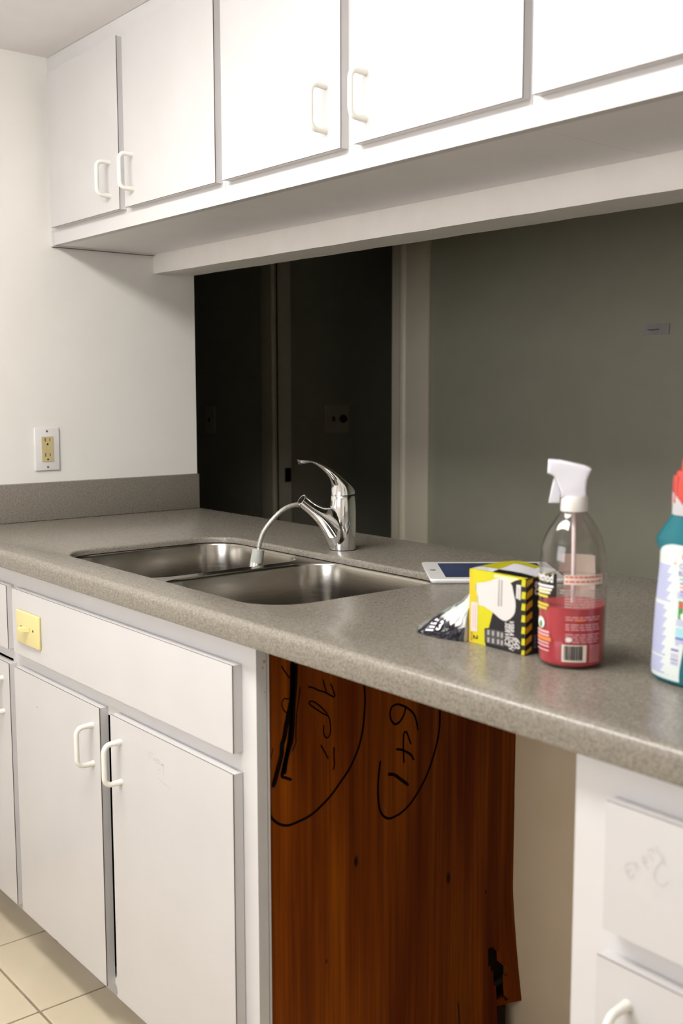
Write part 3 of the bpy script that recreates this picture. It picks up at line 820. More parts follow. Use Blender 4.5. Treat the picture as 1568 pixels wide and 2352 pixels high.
# ------------------------------------------------------------------ countertop with the sink cut-out
SX0, SX1, SY0, SY1, SR = 0.556, 1.338, 0.057, 0.477, 0.085
def countertop():
    t = thing('countertop', 'long speckled taupe countertop with rounded front edge and sink cut-out', 'countertop', (XR / 2, 0.36, CH))
    bm = B()
    xl, xr = 0.0005, XR + 0.02
    yf, yb = -0.030, YB
    rad = 0.013
    out = [(xl, yf + rad, CT), (xr, yf + rad, CT), (xr, yb, CT), (xl, yb, CT)]
    hole = rrect(SX0, SX1, SY0, SY1, SR, CT, 10, 0.006)
    vl = fill_with_holes(bm, [out, hole])
    # rounded front
    prof = []
    for k in range(9):
        a = R(90 * k / 8); prof.append((yf + rad - rad * math.sin(a), CT - rad + rad * math.cos(a)))
    prof += [(yf, CH + 0.004), (yf + 0.001, CH + 0.0012), (yf + 0.004, CH), (0.03, CH)]
    rings(bm, [[(x, y, z) for y, z in prof] for x in (xl, xr)], False, False, closed=False)
    # underside, ends, back
    for q in (((xl, yb, CT), (xr, yb, CT), (xr, yb, CH), (xl, yb, CH)),):
        bm.faces.new([bm.verts.new(p) for p in q])
    for x in (xl, xr):
        bm.faces.new([bm.verts.new(p) for p in [(x, y, z) for y, z in prof] + [(x, yb, CH), (x, yb, CT)]])
    lo = rrect(SX0, SX1, SY0, SY1, SR, CH, 10, 0.006)
    fill_with_holes(bm, [[(xl, 0.03, CH), (xr, 0.03, CH), (xr, yb, CH), (xl, yb, CH)], lo])
    # eased lip of the cut-out
    lip = [rrect(SX0, SX1, SY0, SY1, SR, z, 10, o_) for o_, z in ((0.006, CT), (0.0035, CT - 0.0006), (0.0012, CT - 0.0022), (0.0, CT - 0.005), (0.0, CT - 0.013), (0.006, CT - 0.0135), (0.006, CH))]
    rings(bm, lip, False, False)
    bmesh.ops.remove_doubles(bm, verts=bm.verts[:], dist=0.00005)
    obj('slab', bm, M['counter'], t, smooth='auto')
    bm = B(); add_box(bm, 0.0004, 0.013, -0.028, YB, CT + 0.0003, CT + 0.102, 0, 0.0025)
    tag(obj('backsplash', bm, M['counter'], None, smooth='auto'), 'low speckled taupe backsplash standing along the left wall', 'backsplash')
    return t
countertop()

# ------------------------------------------------------------------ sink
sink = thing('kitchen_sink', 'double-bowl stainless steel sink set under the counter', 'sink', (0.945, 0.267, 0.70))
SZ = CT - 0.0140
BOWLS = [(0.560, 0.908, 0.062, 0.472), (0.944, 1.334, 0.062, 0.472)]
bm = B()
holes = [rrect(*b, 0.075, SZ, 10, 0.005) for b in BOWLS]
fill_with_holes(bm, [rrect(SX0 - 0.0055, SX1 + 0.0055, SY0 - 0.0055, SY1 + 0.0055, SR, SZ, 10)] + holes)
obj('rim', bm, M['steel'], sink)
for b in BOWLS:
    bm = B()
    prof = [(0.005, 0), (0.0025, -0.0008), (0.0008, -0.0028), (0.0, -0.006), (-0.004, -0.08), (-0.008, -0.15), (-0.012, -0.165), (-0.020, -0.177), (-0.032, -0.184), (-0.05, -0.187), (-0.10, -0.189)]
    rr = [rrect(*b, 0.075 if o_ > -0.03 else 0.075, SZ + z, 10, o_) for o_, z in prof]
    rings(bm, rr, False, True)
    bw = obj('bowl', bm, M['steel'], sink, smooth='auto')
    bm = B()
    lathe(bm, [(0.056, 0.0), (0.056, 0.002), (0.046, 0.0025), (0.040, -0.004 + 0.006), (0.012, 0.0015)], ((b[0] + b[1]) / 2, (b[2] + b[3]) / 2, SZ - 0.1889), 28)
    obj('drain', bm, M['chrome'], bw, smooth='auto')

# ------------------------------------------------------------------ faucet, pulled-out hose and spray collar
FA = (0.922, 0.550, CT)
fa = thing('kitchen_tap', 'chrome single-lever tap with its pull-out hose hanging into the sink', 'tap', FA, R(-15))
# local frame: spout points to -y; z from the counter
def loft_side(bm, st, n=24, p=2.0, cap0=True, cap1=True):
    """stations ((s,z) upper, (s,z) lower, half width); s = reach towards the sink"""
    rr = []
    for (s0, z0), (s1, z1), hw in st:
        cs, cz = (s0 + s1) / 2, (z0 + z1) / 2; ds, dz = (s0 - s1) / 2, (z0 - z1) / 2
        ring = []
        for k in range(n):
            a = 2 * PI * k / n
            c = math.copysign(abs(math.cos(a)) ** (2 / p), math.cos(a)); s = math.copysign(abs(math.sin(a)) ** (2 / p), math.sin(a))
            ring.append((hw * s, -(cs + ds * c), (cz + dz * c) - CT))
        rr.append(ring)
    rings(bm, rr, cap0, cap1)
def smooth_st(st, k=4):
    flat = [Vector((*a, *b, c)) if False else (a, b, c) for a, b, c in st]
    A_ = catmull([(a[0], a[1], 0) for a, b, c in flat], k); B_ = catmull([(b[0], b[1], 0) for a, b, c in flat], k); C_ = catmull([(c, 0, 0) for a, b, c in flat], k)
    return [((a.x, a.y), (b.x, b.y), c.x) for a, b, c in zip(A_, B_, C_)]
bm = B()
lathe(bm, [(0.0272, 0.0), (0.0278, 0.002), (0.0280, 0.03), (0.0282, 0.07), (0.0278, 0.095), (0.0266, 0.108), (0.0258, 0.1165), (0.0250, 0.1180)], n=44)
obj('body', bm, M['chrome'], fa, smooth='auto', local=True)
bm = B(); lathe(bm, [(0.0285, -0.0), (0.0285, 0.0012)], n=40); obj('base_gasket', bm, M['black'], fa, smooth='auto', local=True)
sp = [((0.0895, 1.0372), (0.1045, 1.0155), 0.0140), ((0.0715, 1.0225), (0.0895, 1.0035), 0.0145), ((0.0530, 1.0125), (0.0732, 0.9890), 0.0158), ((0.0405, 1.0095), (0.0566, 0.9705), 0.0180), ((0.026, 1.010), (0.0442, 0.9505), 0.0205), ((0.006, 1.003), (0.0350, 0.9310), 0.0228), ((-0.006, 0.985), (0.0285, 0.9170), 0.0235)]
bm = B(); loft_side(bm, smooth_st(sp, 5), 28, cap0=False); sp_o = obj('spout', bm, M['chrome'], fa, smooth='auto', local=True)
# mouth of the spout: rim and hollow
bm = B()
(a0, b0, h0) = sp[0]
rim = [(a0, b0, h0), ((a0[0] + .0016, a0[1] - .0002), (b0[0] + .0010, b0[1] + .0022), h0 - .0006), ((0.0905, 1.0352), (0.1035, 1.0178), 0.0122), ((0.080, 1.024), (0.092, 1.0085), 0.0115), ((0.068, 1.0135), (0.078, 1.000), 0.0105)]
loft_side(bm, [rim[0], rim[2]], 28, cap0=False, cap1=False)
obj('spout_rim', bm, M['chrome'], sp_o, smooth='auto', local=True)
bm = B(); loft_side(bm, rim[2:], 28, cap0=False); obj('spout_hollow', bm, M['hollow'], sp_o, smooth='auto', local=True)
# lever cap and lever
lv = [((-0.0262, 1.0365), (0.0262, 1.0330), 0.0262), ((-0.0250, 1.0440), (0.0255, 1.0420), 0.0256), ((-0.0155, 1.0555), (0.0245, 1.0530), 0.0245), ((-0.0020, 1.0665), (0.0255, 1.0600), 0.0215), ((0.0125, 1.0785), (0.0290, 1.0690), 0.0172), ((0.0312, 1.0918), (0.0385, 1.0815), 0.0132), ((0.0540, 1.1037), (0.0550, 1.0955), 0.0112), ((0.0745, 1.1110), (0.0725, 1.1045), 0.0106), ((0.0908, 1.1129), (0.0895, 1.1035), 0.0108), ((0.0990, 1.1132), (0.0965, 1.1028), 0.0104), ((0.1030, 1.1131), (0.1012, 1.1060), 0.0090)]
bm = B(); loft_side(bm, smooth_st(lv, 5), 28); lev = obj('lever', bm, M['chrome'], fa, smooth='auto', local=True)
bm = B(); add_box(bm, -0.0062, 0.0062, -0.1015, -0.0915, 1.1020 - CT, 1.1052 - CT, 0, 0.001); obj('lever_underside', bm, M['hollow'], lev, local=True)
bm = B(); lathe(bm, [(0.0246, 0.1176), (0.0246, 0.1215)], n=36); obj('lever_gap', bm, M['hollow'], fa, local=True)
# hose and spray collar
hp_ = catmull([(0, -s, z - CT) for s, z in ((0.072, 1.004), (0.0880, 1.0120), (0.0986, 1.0151), (0.1097, 1.0165), (0.126, 1.0130), (0.1422, 1.0048), (0.1603, 0.9896), (0.1764, 0.9716), (0.1855, 0.9571), (0.1917, 0.9386), (0.1935, 0.9290))], 6)
bm = B()
rad = [0.0050 + 0.00022 * math.sin(i * 2.2) for i in range(len(hp_))]
tube(bm, hp_, rad, 14); obj('hose', bm, M['hose'], fa, smooth=True, local=True)
bm = B(); tube(bm, [(0, -0.1931, 0.9312 - CT), (0, -0.1945, 0.9245 - CT)], 0.0042, 12); obj('ferrule', bm, M['chrome'], fa, smooth='auto', local=True)
ax0, ax1 = Vector((0, -0.1945, 0.9270 - CT)), Vector((0, -0.1990, 0.8985 - CT))
bm = B(); tube(bm, [ax0, ax0.lerp(ax1, .04), ax0.lerp(ax1, .94), ax1], [0.0118, 0.0128, 0.0136, 0.0136], 24); obj('spray_collar', bm, M['greyplastic'], fa, smooth='auto', local=True)
ax2 = ax1 + (ax1 - ax0) * 1.6
bm = B(); tube(bm, [ax1, ax1.lerp(ax2, .1), ax1.lerp(ax2, .9), ax2], [0.0142, 0.0146, 0.016, 0.0145], 24); obj('spray_head', bm, M['chrome'], fa, smooth='auto', local=True)

# ------------------------------------------------------------------ wall outlet
t = thing('wall_outlet', 'double power outlet with ivory sockets in a white plate on the left wall', 'outlet', (0.0, 0.2873, 1.1037))
bm = B(); add_box(bm, 0.0002, 0.0060, -0.035, 0.035, -0.0572, 0.0572, 0, 0.0028, 3); obj('plate', bm, M['plate'], t, smooth='auto', local=True)
bm = B(); add_box(bm, 0.003, 0.0078, -0.0165, 0.0165, -0.0335, 0.0335, 0, 0.0008); soc = obj('socket', bm, M['ivory'], t, local=True)
for zc in (0.0195, -0.0210):
    for q_ in ((-0.0075, -0.0055, zc + 0.001, zc + 0.0105), (0.0055, 0.0073, zc + 0.002, zc + 0.0100)):
        bm = B(); add_box(bm, 0.0074, 0.0080, *q_); obj('slot', bm, M['black'], soc, local=True)
    bm = B(); tmp = bmesh.new(); lathe(tmp, [(0.0026, 0), (0.0026, 0.0006)], n=14); tmp.transform(Matrix.Translation((0.0074, 0.0, zc - 0.0062)) @ Matrix.Rotation(R(90), 4, 'Y')); join(bm, tmp)
    obj('earth_hole', bm, M['black'], soc, local=True)
for q_ in ((0.0022, 0.0075), (-0.0075, -0.0025)):
    bm = B(); add_box(bm, 0.0076, 0.0084, -0.0060, 0.0080, *q_, 0, 0.0003); obj('test_button', bm, M['ivory'], soc, local=True)
for z in (0.0475, -0.0475):
    bm = B(); tmp = bmesh.new(); lathe(tmp, [(0.0033, 0), (0.0028, 0.0010)], n=16); tmp.transform(Matrix.Translation((0.0058, 0, z)) @ Matrix.Rotation(R(90), 4, 'Y')); join(bm, tmp)
    obj('screw', bm, M['screwgrey'], t, smooth='auto', local=True)

# ------------------------------------------------------------------ switch on the false front (mounted sideways)
t = thing('light_switch', 'pale yellow toggle switch plate fixed sideways on the false front under the sink', 'light switch', (0.5765, -TD, 0.7595))
bm = B(); add_box(bm, -0.0575, 0.0575, -0.0062, -0.0002, -0.0350, 0.0350, 0, 0.0022, 3); obj('plate', bm, M['ivory_bright'], t, smooth='auto', local=True)
bm = B()
rings(bm, [[(x * 0.0055 * s + dx, -0.005 - d_, z * 0.0085 * s + dz) for x, z in ((-2.0, -.55), (2.0, -.55), (2.0, .55), (-2.0, .55))] for s, d_, dx, dz in ((1, 0, 0, 0), (0.9, 0.009, -0.005, 0.0005), (0.62, 0.0175, -0.0085, 0.001))])
obj('toggle', bm, M['ivory_bright'], t, local=True)
bm = B(); add_box(bm, -0.0145, 0.0145, -0.0066, -0.0060, -0.0055, 0.0055); obj('toggle_slot', bm, M['ivory'], t, local=True)
for x in (-0.030, 0.030):
    bm = B(); tmp = bmesh.new(); lathe(tmp, [(0.0030, 0), (0.0026, 0.0008)], n=14); tmp.transform(Matrix.Translation((x, -0.0060, 0.001)) @ Matrix.Rotation(R(90), 4, 'X')); join(bm, tmp)
    obj('screw', bm, M['lab_dark'], t, local=True)

# ------------------------------------------------------------------ tablet lying on the counter
ang = math.atan2(0.186, 0.149)
tb = thing('tablet', 'white-framed tablet with dark blue screen lying behind the light bulb box', 'tablet', (1.3475, 0.402, CT + 0.0004), ang)
TW, TL, TH = 0.194, 0.245, 0.0088
bm = B(); rr = [rrect(0, TL, 0, TW, 0.010, z, 6, o_) for o_, z in ((-0.004, 0.0), (-0.001, 0.0025), (0.0, 0.006), (-0.0005, TH - 0.0006), (-0.0012, TH))]
rings(bm, rr); obj('shell', bm, M['tablet_white'], tb, smooth='auto', local=True)
bm = B(); add_box(bm, 0.030, TL - 0.022, 0.020, TW - 0.020, TH - 0.0001, TH + 0.0003); obj('screen', bm, M['screen'], tb, local=True)
bm = B(); lathe(bm, [(0.0062, 0), (0.0058, 0.0003), (0.005, 0.0003)], (0.014, TW / 2, TH), 20); obj('home_button', bm, M['screwgrey'], tb, local=True)

# ------------------------------------------------------------------ light bulb box
BW, BH, BD = 0.102, 0.1015, 0.060
bx = thing('bulb_box', 'yellow and black two-pack light bulb box standing on the counter', 'box', (1.698, 0.1365, CT + 0.0003), R(-1.2))
bm = B(); add_box(bm, 0, BW, 0, BD, 0, BH, 0); obj('carton', bm, M['yellow'], bx, local=True)
fr = lambda e: (lambda a, b: (a, -e, b))
def pr(name, pts, m, e, parent=bx):
    bm = B(); poly2(bm, pts, fr(e)); return obj(name, bm, m, parent, local=True)
pr('amber_band', [(0, 0), (0.012, 0), (0.010, 0.06), (0.006, 0.10), (0, 0.10)], M['amber'], 0.00012)
pr('black_panel', BOX_BLACK, M['blackcard'], 0.0002)
pr('pale_panel', BOX_PALE, M['paleyellow'], 0.0002)
bulb = pr('bulb_picture', BOX_BULB, M['whitecard'], 0.0003)
pr('warning_label', BOX_RECTS['label'], M['whitecard'], 0.0003)
pr('table_panel', BOX_RECTS['table'], M['darkgrey'], 0.0003)
pr('brand_tag', BOX_RECTS['tag'], M['whitecard'], 0.0003)
bm = B()
for k, v in BOX_RECTS.items():
    if k.startswith('cell'):
        poly2(bm, v, fr(0.00042))
obj('table_print', bm, M['midgrey'], bx, local=True)
bm = B()
for k in ('line1', 'line2', 'cap1', 'cap2'):
    poly2(bm, BOX_RECTS[k], fr(0.00042))
for i in range(9):
    v0 = BOX_RECTS['tag'][0][1] - 0.003 - i * 0.0018
    u0, u1 = BOX_RECTS['tag'][0][0] + 0.0022, BOX_RECTS['tag'][1][0] - 0.0022
    poly2(bm, [(u0, v0), (u1, v0 - .0003), (u1, v0 - 0.0012), (u0, v0 - 0.0009)], fr(0.00042))
obj('fine_print', bm, M['midgrey'], bx, local=True)
bm = B()
for k in ('red1', 'red2'):
    poly2(bm, BOX_RECTS[k], fr(0.00042))
obj('red_print', bm, M['lab_pink'], bx, local=True)
def vtext(s, q, m, e=0.00042, shear=0.25, bold=0.02, name='lettering'):
    us = [p[0] for p in q]; vs = [p[1] for p in q]
    u0, u1, v0, v1 = min(us), max(us), min(vs), max(vs)
    bm = B(); text(bm, s, lambda a, b: (u0 + (u1 - u0) * b, -e, v1 - (v1 - v0) * a), shear, bold)
    return obj(name, bm, m, bx, local=True)
vtext('60.', BOX_RECTS['t60'], M['whitecard'])
vtext('VIBRATION', BOX_RECTS['tvib'], M['whitecard'])
vtext('SERVICE', BOX_RECTS['tser'], M['whitecard'])
vtext('2', BOX_RECTS['t2'], M['blackcard'], shear=0)
vtext('BULBS', BOX_RECTS['tbul'], M['lab_dark'], shear=0, bold=0)
for q in BOX_SQ:
    pr('hazard_square', q, M['yellow'], 0.00042)
# right face: black with slanted hazard squares, number and small print
sd = lambda e: (lambda a, b: (BW + e, a, b))
bm = B(); poly2(bm, [(0, 0), (BD, 0), (BD, BH), (0, BH)], sd(0.0002)); obj('black_side', bm, M['blackcard'], bx, local=True)
for q in BOX_SQ:
    v0, v1 = q[3][1], q[0][1]
    bm = B(); poly2(bm, [(0.001, max(v0 - 0.0005, 0.0008)), (0.0125, min(v0 + 0.0055, BH)), (0.0125, min(v1 + 0.0045, BH - .0004)), (0.001, v1 - 0.0012)], sd(0.0003)); obj('hazard_square', bm, M['amber'], bx, local=True)
bm = B(); text(bm, '60', lambda a, b: (BW + 0.0004, 0.0165 + 0.009 * b, 0.096 - 0.018 * a), 0, 0.03); obj('lettering', bm, M['paper'], bx, local=True)
bm = B(); text(bm, 'SERVICE', lambda a, b: (BW + 0.0004, 0.0165 + 0.005 * b, 0.026 - 0.019 * a), 0.2, 0.0); obj('lettering', bm, M['lab_lilac'], bx, local=True)
# torn-open top: yellow flap at the back, crumpled white liner, black tongue
bm = B()
g = []
for j in range(5):
    row = []
    for i in range(9):
        u = i / 8; w = j / 4
        row.append(bm.verts.new((u * BW * 1.0, 0.004 + w * (BD - 0.006), BH + 0.0006 + 0.0085 * w * math.sin(PI * (u * 0.75 + 0.12)) + 0.0016 * math.sin(u * 9 + w * 5) * w * (0.15 + u))))
    g.append(row)
for j in range(4):
    for i in range(8):
        f = bm.faces.new((g[j][i], g[j][i + 1], g[j + 1][i + 1], g[j + 1][i]))
        f.material_index = (1 if (i <= 2 and j >= 1) or j == 3 and i < 6 else (2 if j == 0 and i > 2 else 0))
bmesh.ops.solidify(bm, geom=bm.faces[:], thickness=0.0006)
obj('top_flap', bm, [M['paper'], M['yellow'], M['blackcard']], bx, local=True, smooth=False)

# ------------------------------------------------------------------ crumpled plastic package behind the box
bag = thing('plastic_package', 'crumpled black and white plastic package slumped against the bulb box', 'package', (1.66, 0.165, CT + 0.0003))
HX = [(-0.046, 0.004), (-0.040, 0.014), (-0.030, 0.026), (-0.018, 0.035), (-0.006, 0.042), (0.006, 0.050), (0.016, 0.060), (0.024, 0.072), (0.031, 0.088), (0.0355, 0.096)]
def hx(x):
    for (x0, h0), (x1, h1) in zip(HX, HX[1:]):
        if x <= x1:
            return h0 + (h1 - h0) * (x - x0) / (x1 - x0)
    return HX[-1][1]
def bag_front(x, z):
    """y of the near side of the package"""
    h = hx(x)
    return -0.046 + 0.014 * ((x + 0.02) / 0.05) ** 2 * 0.7 + 0.040 * (max(z, 0) / max(h, 0.02)) ** 2.2
def pack():
    bm = B()
    NI, NJ = 22, 15
    def pt(i, j):
        x = -0.046 + 0.0815 * i / (NI - 1)
        h = hx(x); q = j / (NJ - 1)
        z = h * q
        cr = 0.0016 * math.sin(i * 1.9 + j * 2.3) + 0.0012 * math.sin(i * 0.7 - j * 3.1 + 1)
        return x, z, cr
    F = [[bm.verts.new((pt(i, j)[0] + 0.8 * pt(i, j)[2] * (0 < i < NI - 1), bag_front(pt(i, j)[0], pt(i, j)[1]) - 1.2 * abs(pt(i, j)[2]), pt(i, j)[1])) for j in range(NJ)] for i in range(NI)]
    K = [[bm.verts.new((pt(i, j)[0], 0.040 - 0.012 * (j / (NJ - 1)) - 0.030 * (1 - i / (NI - 1)) - 0.028 * (j / (NJ - 1)) ** 2 + pt(i, j)[2], pt(i, j)[1])) for j in range(NJ)] for i in range(NI)]
    for i in range(NI - 1):
        for j in range(NJ - 1):
            z = (F[i][j].co.z + F[i + 1][j + 1].co.z) / 2
            f = bm.faces.new((F[i][j], F[i + 1][j], F[i + 1][j + 1], F[i][j + 1]))
            lim = 0.026 - 0.010 * abs(i / NI - 0.35) + (0.004 if i < 4 else 0)
            f.material_index = 1 if z < lim else 0
            f = bm.faces.new((K[i][j], K[i][j + 1], K[i + 1][j + 1], K[i + 1][j]))
        f = bm.faces.new((F[i][-1], F[i + 1][-1], K[i + 1][-1], K[i][-1]))
        f = bm.faces.new((F[i][0], K[i][0], K[i + 1][0], F[i + 1][0])); f.material_index = 1
    for i in (0, NI - 1):
        for j in range(NJ - 1):
            bm.faces.new((F[i][j], F[i][j + 1], K[i][j + 1], K[i][j]))
    return bm
o = obj('bag', pack(), [M['filmwhite'], M['filmblack']], bag, local=True, smooth=False)
bm = B()
rings(bm, [[(-0.056, -0.040, 0.0), (-0.056, -0.020, 0.0), (-0.055, -0.02, 0.002), (-0.055, -0.040, 0.002)], [(-0.050, -0.046, 0.001), (-0.048, -0.012, 0.002), (-0.047, -0.012, 0.012), (-0.047, -0.044, 0.010)], [(-0.043, -0.046, 0.004), (-0.040, -0.006, 0.01), (-0.034, -0.004, 0.026), (-0.036, -0.026, 0.022)]])
obj('seal_film', bm, M['filmclear'], bag, local=True, smooth=False)
def on_bag(a, b):   # printing on the near black face
    x = -0.030 + 0.034 * a; z = 0.006 + 0.019 * b
    return (x, bag_front(x, z) - 0.0032, z)
bm = B(); text(bm, '3', lambda a, b: on_bag(0.60 + 0.28 * a, 0.25 + 0.68 * b), 0.2, 0.03)
obj('lettering', bm, M['paper'], bag, local=True)
for k in range(4):
    bm = B(); poly2(bm, [(0.02, 0.02 + 0.22 * k), (0.5, 0.14 + 0.22 * k), (0.5, 0.26 + 0.22 * k), (0.02, 0.14 + 0.22 * k)], on_bag)
    obj('print_line', bm, M['paper'], bag, local=True)

# ------------------------------------------------------------------ spray bottle with pink cleaner
SB = Vector((1.8583, 0.155, CT + 0.0003))
TOC = -51.68                         # the bottle's printed back faces this way (degrees)
sb = thing('spray_bottle', 'clear spray bottle half full of pink cleaner with white trigger head', 'bottle', SB, R(TOC))
# local frame: +x = printed back, z up
OUT = [(0.030, 0.0), (0.0375, 0.0012), (0.0405, 0.005), (0.0413, 0.012), (0.0416, 0.03), (0.0420, 0.06), (0.0421, 0.085), (0.0418, 0.1105), (0.0408, 0.135), (0.0392, 0.148), (0.0356, 0.1603), (0.0292, 0.173), (0.0215, 0.185), (0.0175, 0.190), (0.0160, 0.193), (0.0160, 0.200)]
def prof_r(z):
    for (r0, z0), (r1, z1) in zip(OUT, OUT[1:]):
        if z0 <= z <= z1:
            return r0 + (r1 - r0) * (z - z0) / max(z1 - z0, 1e-6)
    return OUT[-1][0]
bm = B()
TH_ = 0.0011
inner = [(max(r - TH_, 0.004), z + (TH_ if i == 0 else 0)) for i, (r, z) in enumerate(OUT)]
inner[1] = (OUT[1][0] - TH_ * 1.4, OUT[1][1] + TH_)
n = 56
LO = lathe(bm, OUT, n=n, cap0=True, cap1=False)
obj('bottle', bm, M['clear'], sb, smooth='auto', local=True)
bm = B()
LQ = 0.0765
pq = [(r - 0.0004, z + 0.0002) for r, z in inner if z < LQ] + [(prof_r(LQ) - TH_ - 0.0004, LQ)]
lathe(bm, pq, n=n)
obj('liquid', bm, M['liquid'], sb, smooth='auto', local=True)
bm = B(); tube(bm, [(-0.002, 0.001, 0.006), (-0.001, 0.001, 0.10), (0, 0, 0.198)], 0.0026, 12); obj('dip_tube', bm, M['tube'], sb, smooth=True, local=True)
bm = B(); lathe(bm, [(0.0168, 0.1935), (0.0172, 0.195), (0.0170, 0.205), (0.0166, 0.2115), (0.0160, 0.2125)], n=40); obj('collar', bm, M['collar'], sb, smooth='auto', local=True)
# trigger head: side profile facing the camera's left
HD = [(0.0329, 1.1720), (0.0175, 1.1710), (0.0028, 1.1679), (-0.0107, 1.1650), (-0.0180, 1.1622), (-0.0202, 1.1600), (-0.0180, 1.1545), (-0.0152, 1.1470), (-0.0144, 1.1360), (-0.0152, 1.1255), (0.0160, 1.1250), (0.0172, 1.1323), (0.0212, 1.1420), (0.0255, 1.1510), (0.0286, 1.1528), (0.0335, 1.1550)]
TG = [(0.0252, 1.1505), (0.0212, 1.1415), (0.0172, 1.1300), (0.0178, 1.1185), (0.0200, 1.1178), (0.0316, 1.1177), (0.0292, 1.1320), (0.0267, 1.1445)]
def extr(bm, prof, hw, bev=0.003):
    tmp = bmesh.new()
    # nozzle direction is local -y (seen from the printed back this is the left)
    rr = [[(x, -s, z - SB.z) for s, z in prof] for x in (-hw, hw)]
    rings(tmp, rr)
    bmesh.ops.recalc_face_normals(tmp, faces=tmp.faces[:])
    if bev:
        es = [e for e in tmp.edges if abs(e.verts[0].co.x - e.verts[1].co.x) < 1e-6]
        bmesh.ops.bevel(tmp, geom=es, offset=bev, segments=3, affect='EDGES', profile=0.5, clamp_overlap=True)
    join(bm, tmp)
bm = B(); extr(bm, HD, 0.0125, 0.004); obj('spray_head', bm, M['spray_white'], sb, smooth='auto', local=True)
bm = B(); extr(bm, TG, 0.0075, 0.0012); obj('trigger', bm, M['spray_white'], sb, smooth='auto', local=True)
def wrap(p, z, e=0.0003):
    """angle (degrees, + to the photographer's right) and height above the counter -> printed skin of the bottle"""
    r = prof_r(z) + e
    return (r * math.cos(R(p)), r * math.sin(R(p)), z)
def wpatch(bm, p0, p1, z0, z1, slope=0.0, mi=0, e=0.0003):
    n = max(2, int(abs(p1 - p0) / 5))
    L = []
    for k in range(n + 1):
        p = p0 + (p1 - p0) * k / n; dz = slope * (k / n)
        L.append((bm.verts.new(wrap(p, z0 + dz, e)), bm.verts.new(wrap(p, z1 + dz, e))))
    for (a, b), (c, d) in zip(L, L[1:]):
        f = bm.faces.new((a, c, d, b)); f.material_index = mi
def wtext(bm, s, p0, p1, z0, z1, e=0.00045, shear=0, bold=0.01, mi=0):
    text(bm, s, lambda a, b: wrap(p0 + (p1 - p0) * a, z0 + (z1 - z0) * b, e), shear, bold, mi)
Z0 = SB.z
bm = B(); wpatch(bm, -14, 58, 1.0212 - Z0, 1.0328 - Z0); obj('warning_strip', bm, M['lab_cream'], sb, local=True)
bm = B()
random.seed(3)
for zz in (1.0294, 1.0238):
    p = -12
    while p < 50:
        w = random.uniform(4, 9); wpatch(bm, p, min(p + w, 54), zz - Z0, zz - Z0 + 0.0022, e=0.0005); p += w + 1.6
obj('red_print', bm, M['lab_red'], sb, local=True)
# far label seen through the clear plastic
bm = B(); wpatch(bm, 138, 205, 0.1090, 0.1330); wpatch(bm, 138, 196, 0.077, 0.1085); obj('front_label', bm, M['lab_cream'], sb, local=True)
bm = B(); wtext(bm, 'method', -82, -34, 1.0215 - Z0, 1.0325 - Z0, bold=0.02); obj('lettering', bm, M['lab_white'], sb, local=True)
bm = B()
for k in range(3):
    wpatch(bm, -80 + 3 * k, -33 - 3 * k, 1.0142 - Z0 - 0.0042 * k, 1.0168 - Z0 - 0.0042 * k, slope=0.0012, e=0.0004)
obj('fine_print', bm, M['lab_white'], sb, local=True)
bm = B()
for k, (a, b) in enumerate(((-80, -40), (-80, -44), (-80, -42), (-80, -46))):
    zz = (1.0065, 1.0010, 0.9905, 0.9860)[k]
    wpatch(bm, a, b, zz - Z0, zz - Z0 + 0.0032, slope=0.0006, e=0.0004)
obj('yellow_print', bm, M['lab_yellow'], sb, local=True)
bm = B()
random.seed(5)
for k in range(7):
    zz = 1.0130 - k * 0.0034
    p = -20 if k < 2 else -12
    while p < 52:
        w = random.uniform(5, 12); wpatch(bm, p, min(p + w, 56), zz - Z0, zz - Z0 + 0.0013, e=0.0004); p += w + 2
obj('grey_print', bm, M['lab_grey'], sb, local=True)
bm = B()
for k in range(11):
    zz = 0.9800 - k * 0.0031
    if k in (2, 6):
        continue
    p = -10
    while p < 46:
        w = random.uniform(6, 14); wpatch(bm, p, min(p + w, 52), zz - Z0, zz - Z0 + 0.0011, e=0.0004); p += w + 2
for k in range(8):
    wpatch(bm, 32, 54, 0.9440 - 0.0028 * k - Z0, 0.9448 - 0.0028 * k - Z0, e=0.0004)
for a, b in ((0.9570, 0.9600), (0.9530, 0.9555), (0.9435, 0.9455), (0.9395, 0.9415), (0.9345, 0.9360)):
    wpatch(bm, -78, -40, a - Z0, b - Z0, slope=0.0, e=0.0004)
obj('pink_print', bm, M['lab_pink'], sb, local=True)
bm = B(); wpatch(bm, -78, -36, 0.9470 - Z0, 0.9520 - Z0, e=0.0004); wpatch(bm, 6, 20, 0.9760 - Z0, 0.9785 - Z0, e=0.0005); obj('orange_print', bm, M['lab_orange'], sb, local=True)
bm = B()
vs = [bm.verts.new(wrap(-62 + 11 * math.cos(2 * PI * k / 20), 0.9689 - Z0 + 0.0073 * math.sin(2 * PI * k / 20), 0.0005)) for k in range(20)]
bm.faces.new(vs); obj('round_badge', bm, M['lab_white'], sb, local=True)
bm = B(); vs = [bm.verts.new(wrap(-62 + 4 * math.cos(2 * PI * k / 14), 0.9670 - Z0 + 0.0045 * math.sin(2 * PI * k / 14), 0.0008)) for k in range(14)]; bm.faces.new(vs); obj('leaf_mark', bm, M['lab_green'], sb, local=True)
bm = B()
vs = [bm.verts.new(wrap(-4 + 5.5 * math.cos(2 * PI * k / 20), 0.9525 - Z0 + 0.0028 * math.sin(2 * PI * k / 20), 0.0005)) for k in range(20)]
bm.faces.new(vs); obj('oval_badge', bm, M['lab_white'], sb, local=True)
bm = B(); wpatch(bm, -15.5, 26.5, 0.9243 - Z0, 0.9460 - Z0, e=0.0005); bc = obj('barcode_label', bm, M['lab_cream'], sb, local=True)
bm = B()
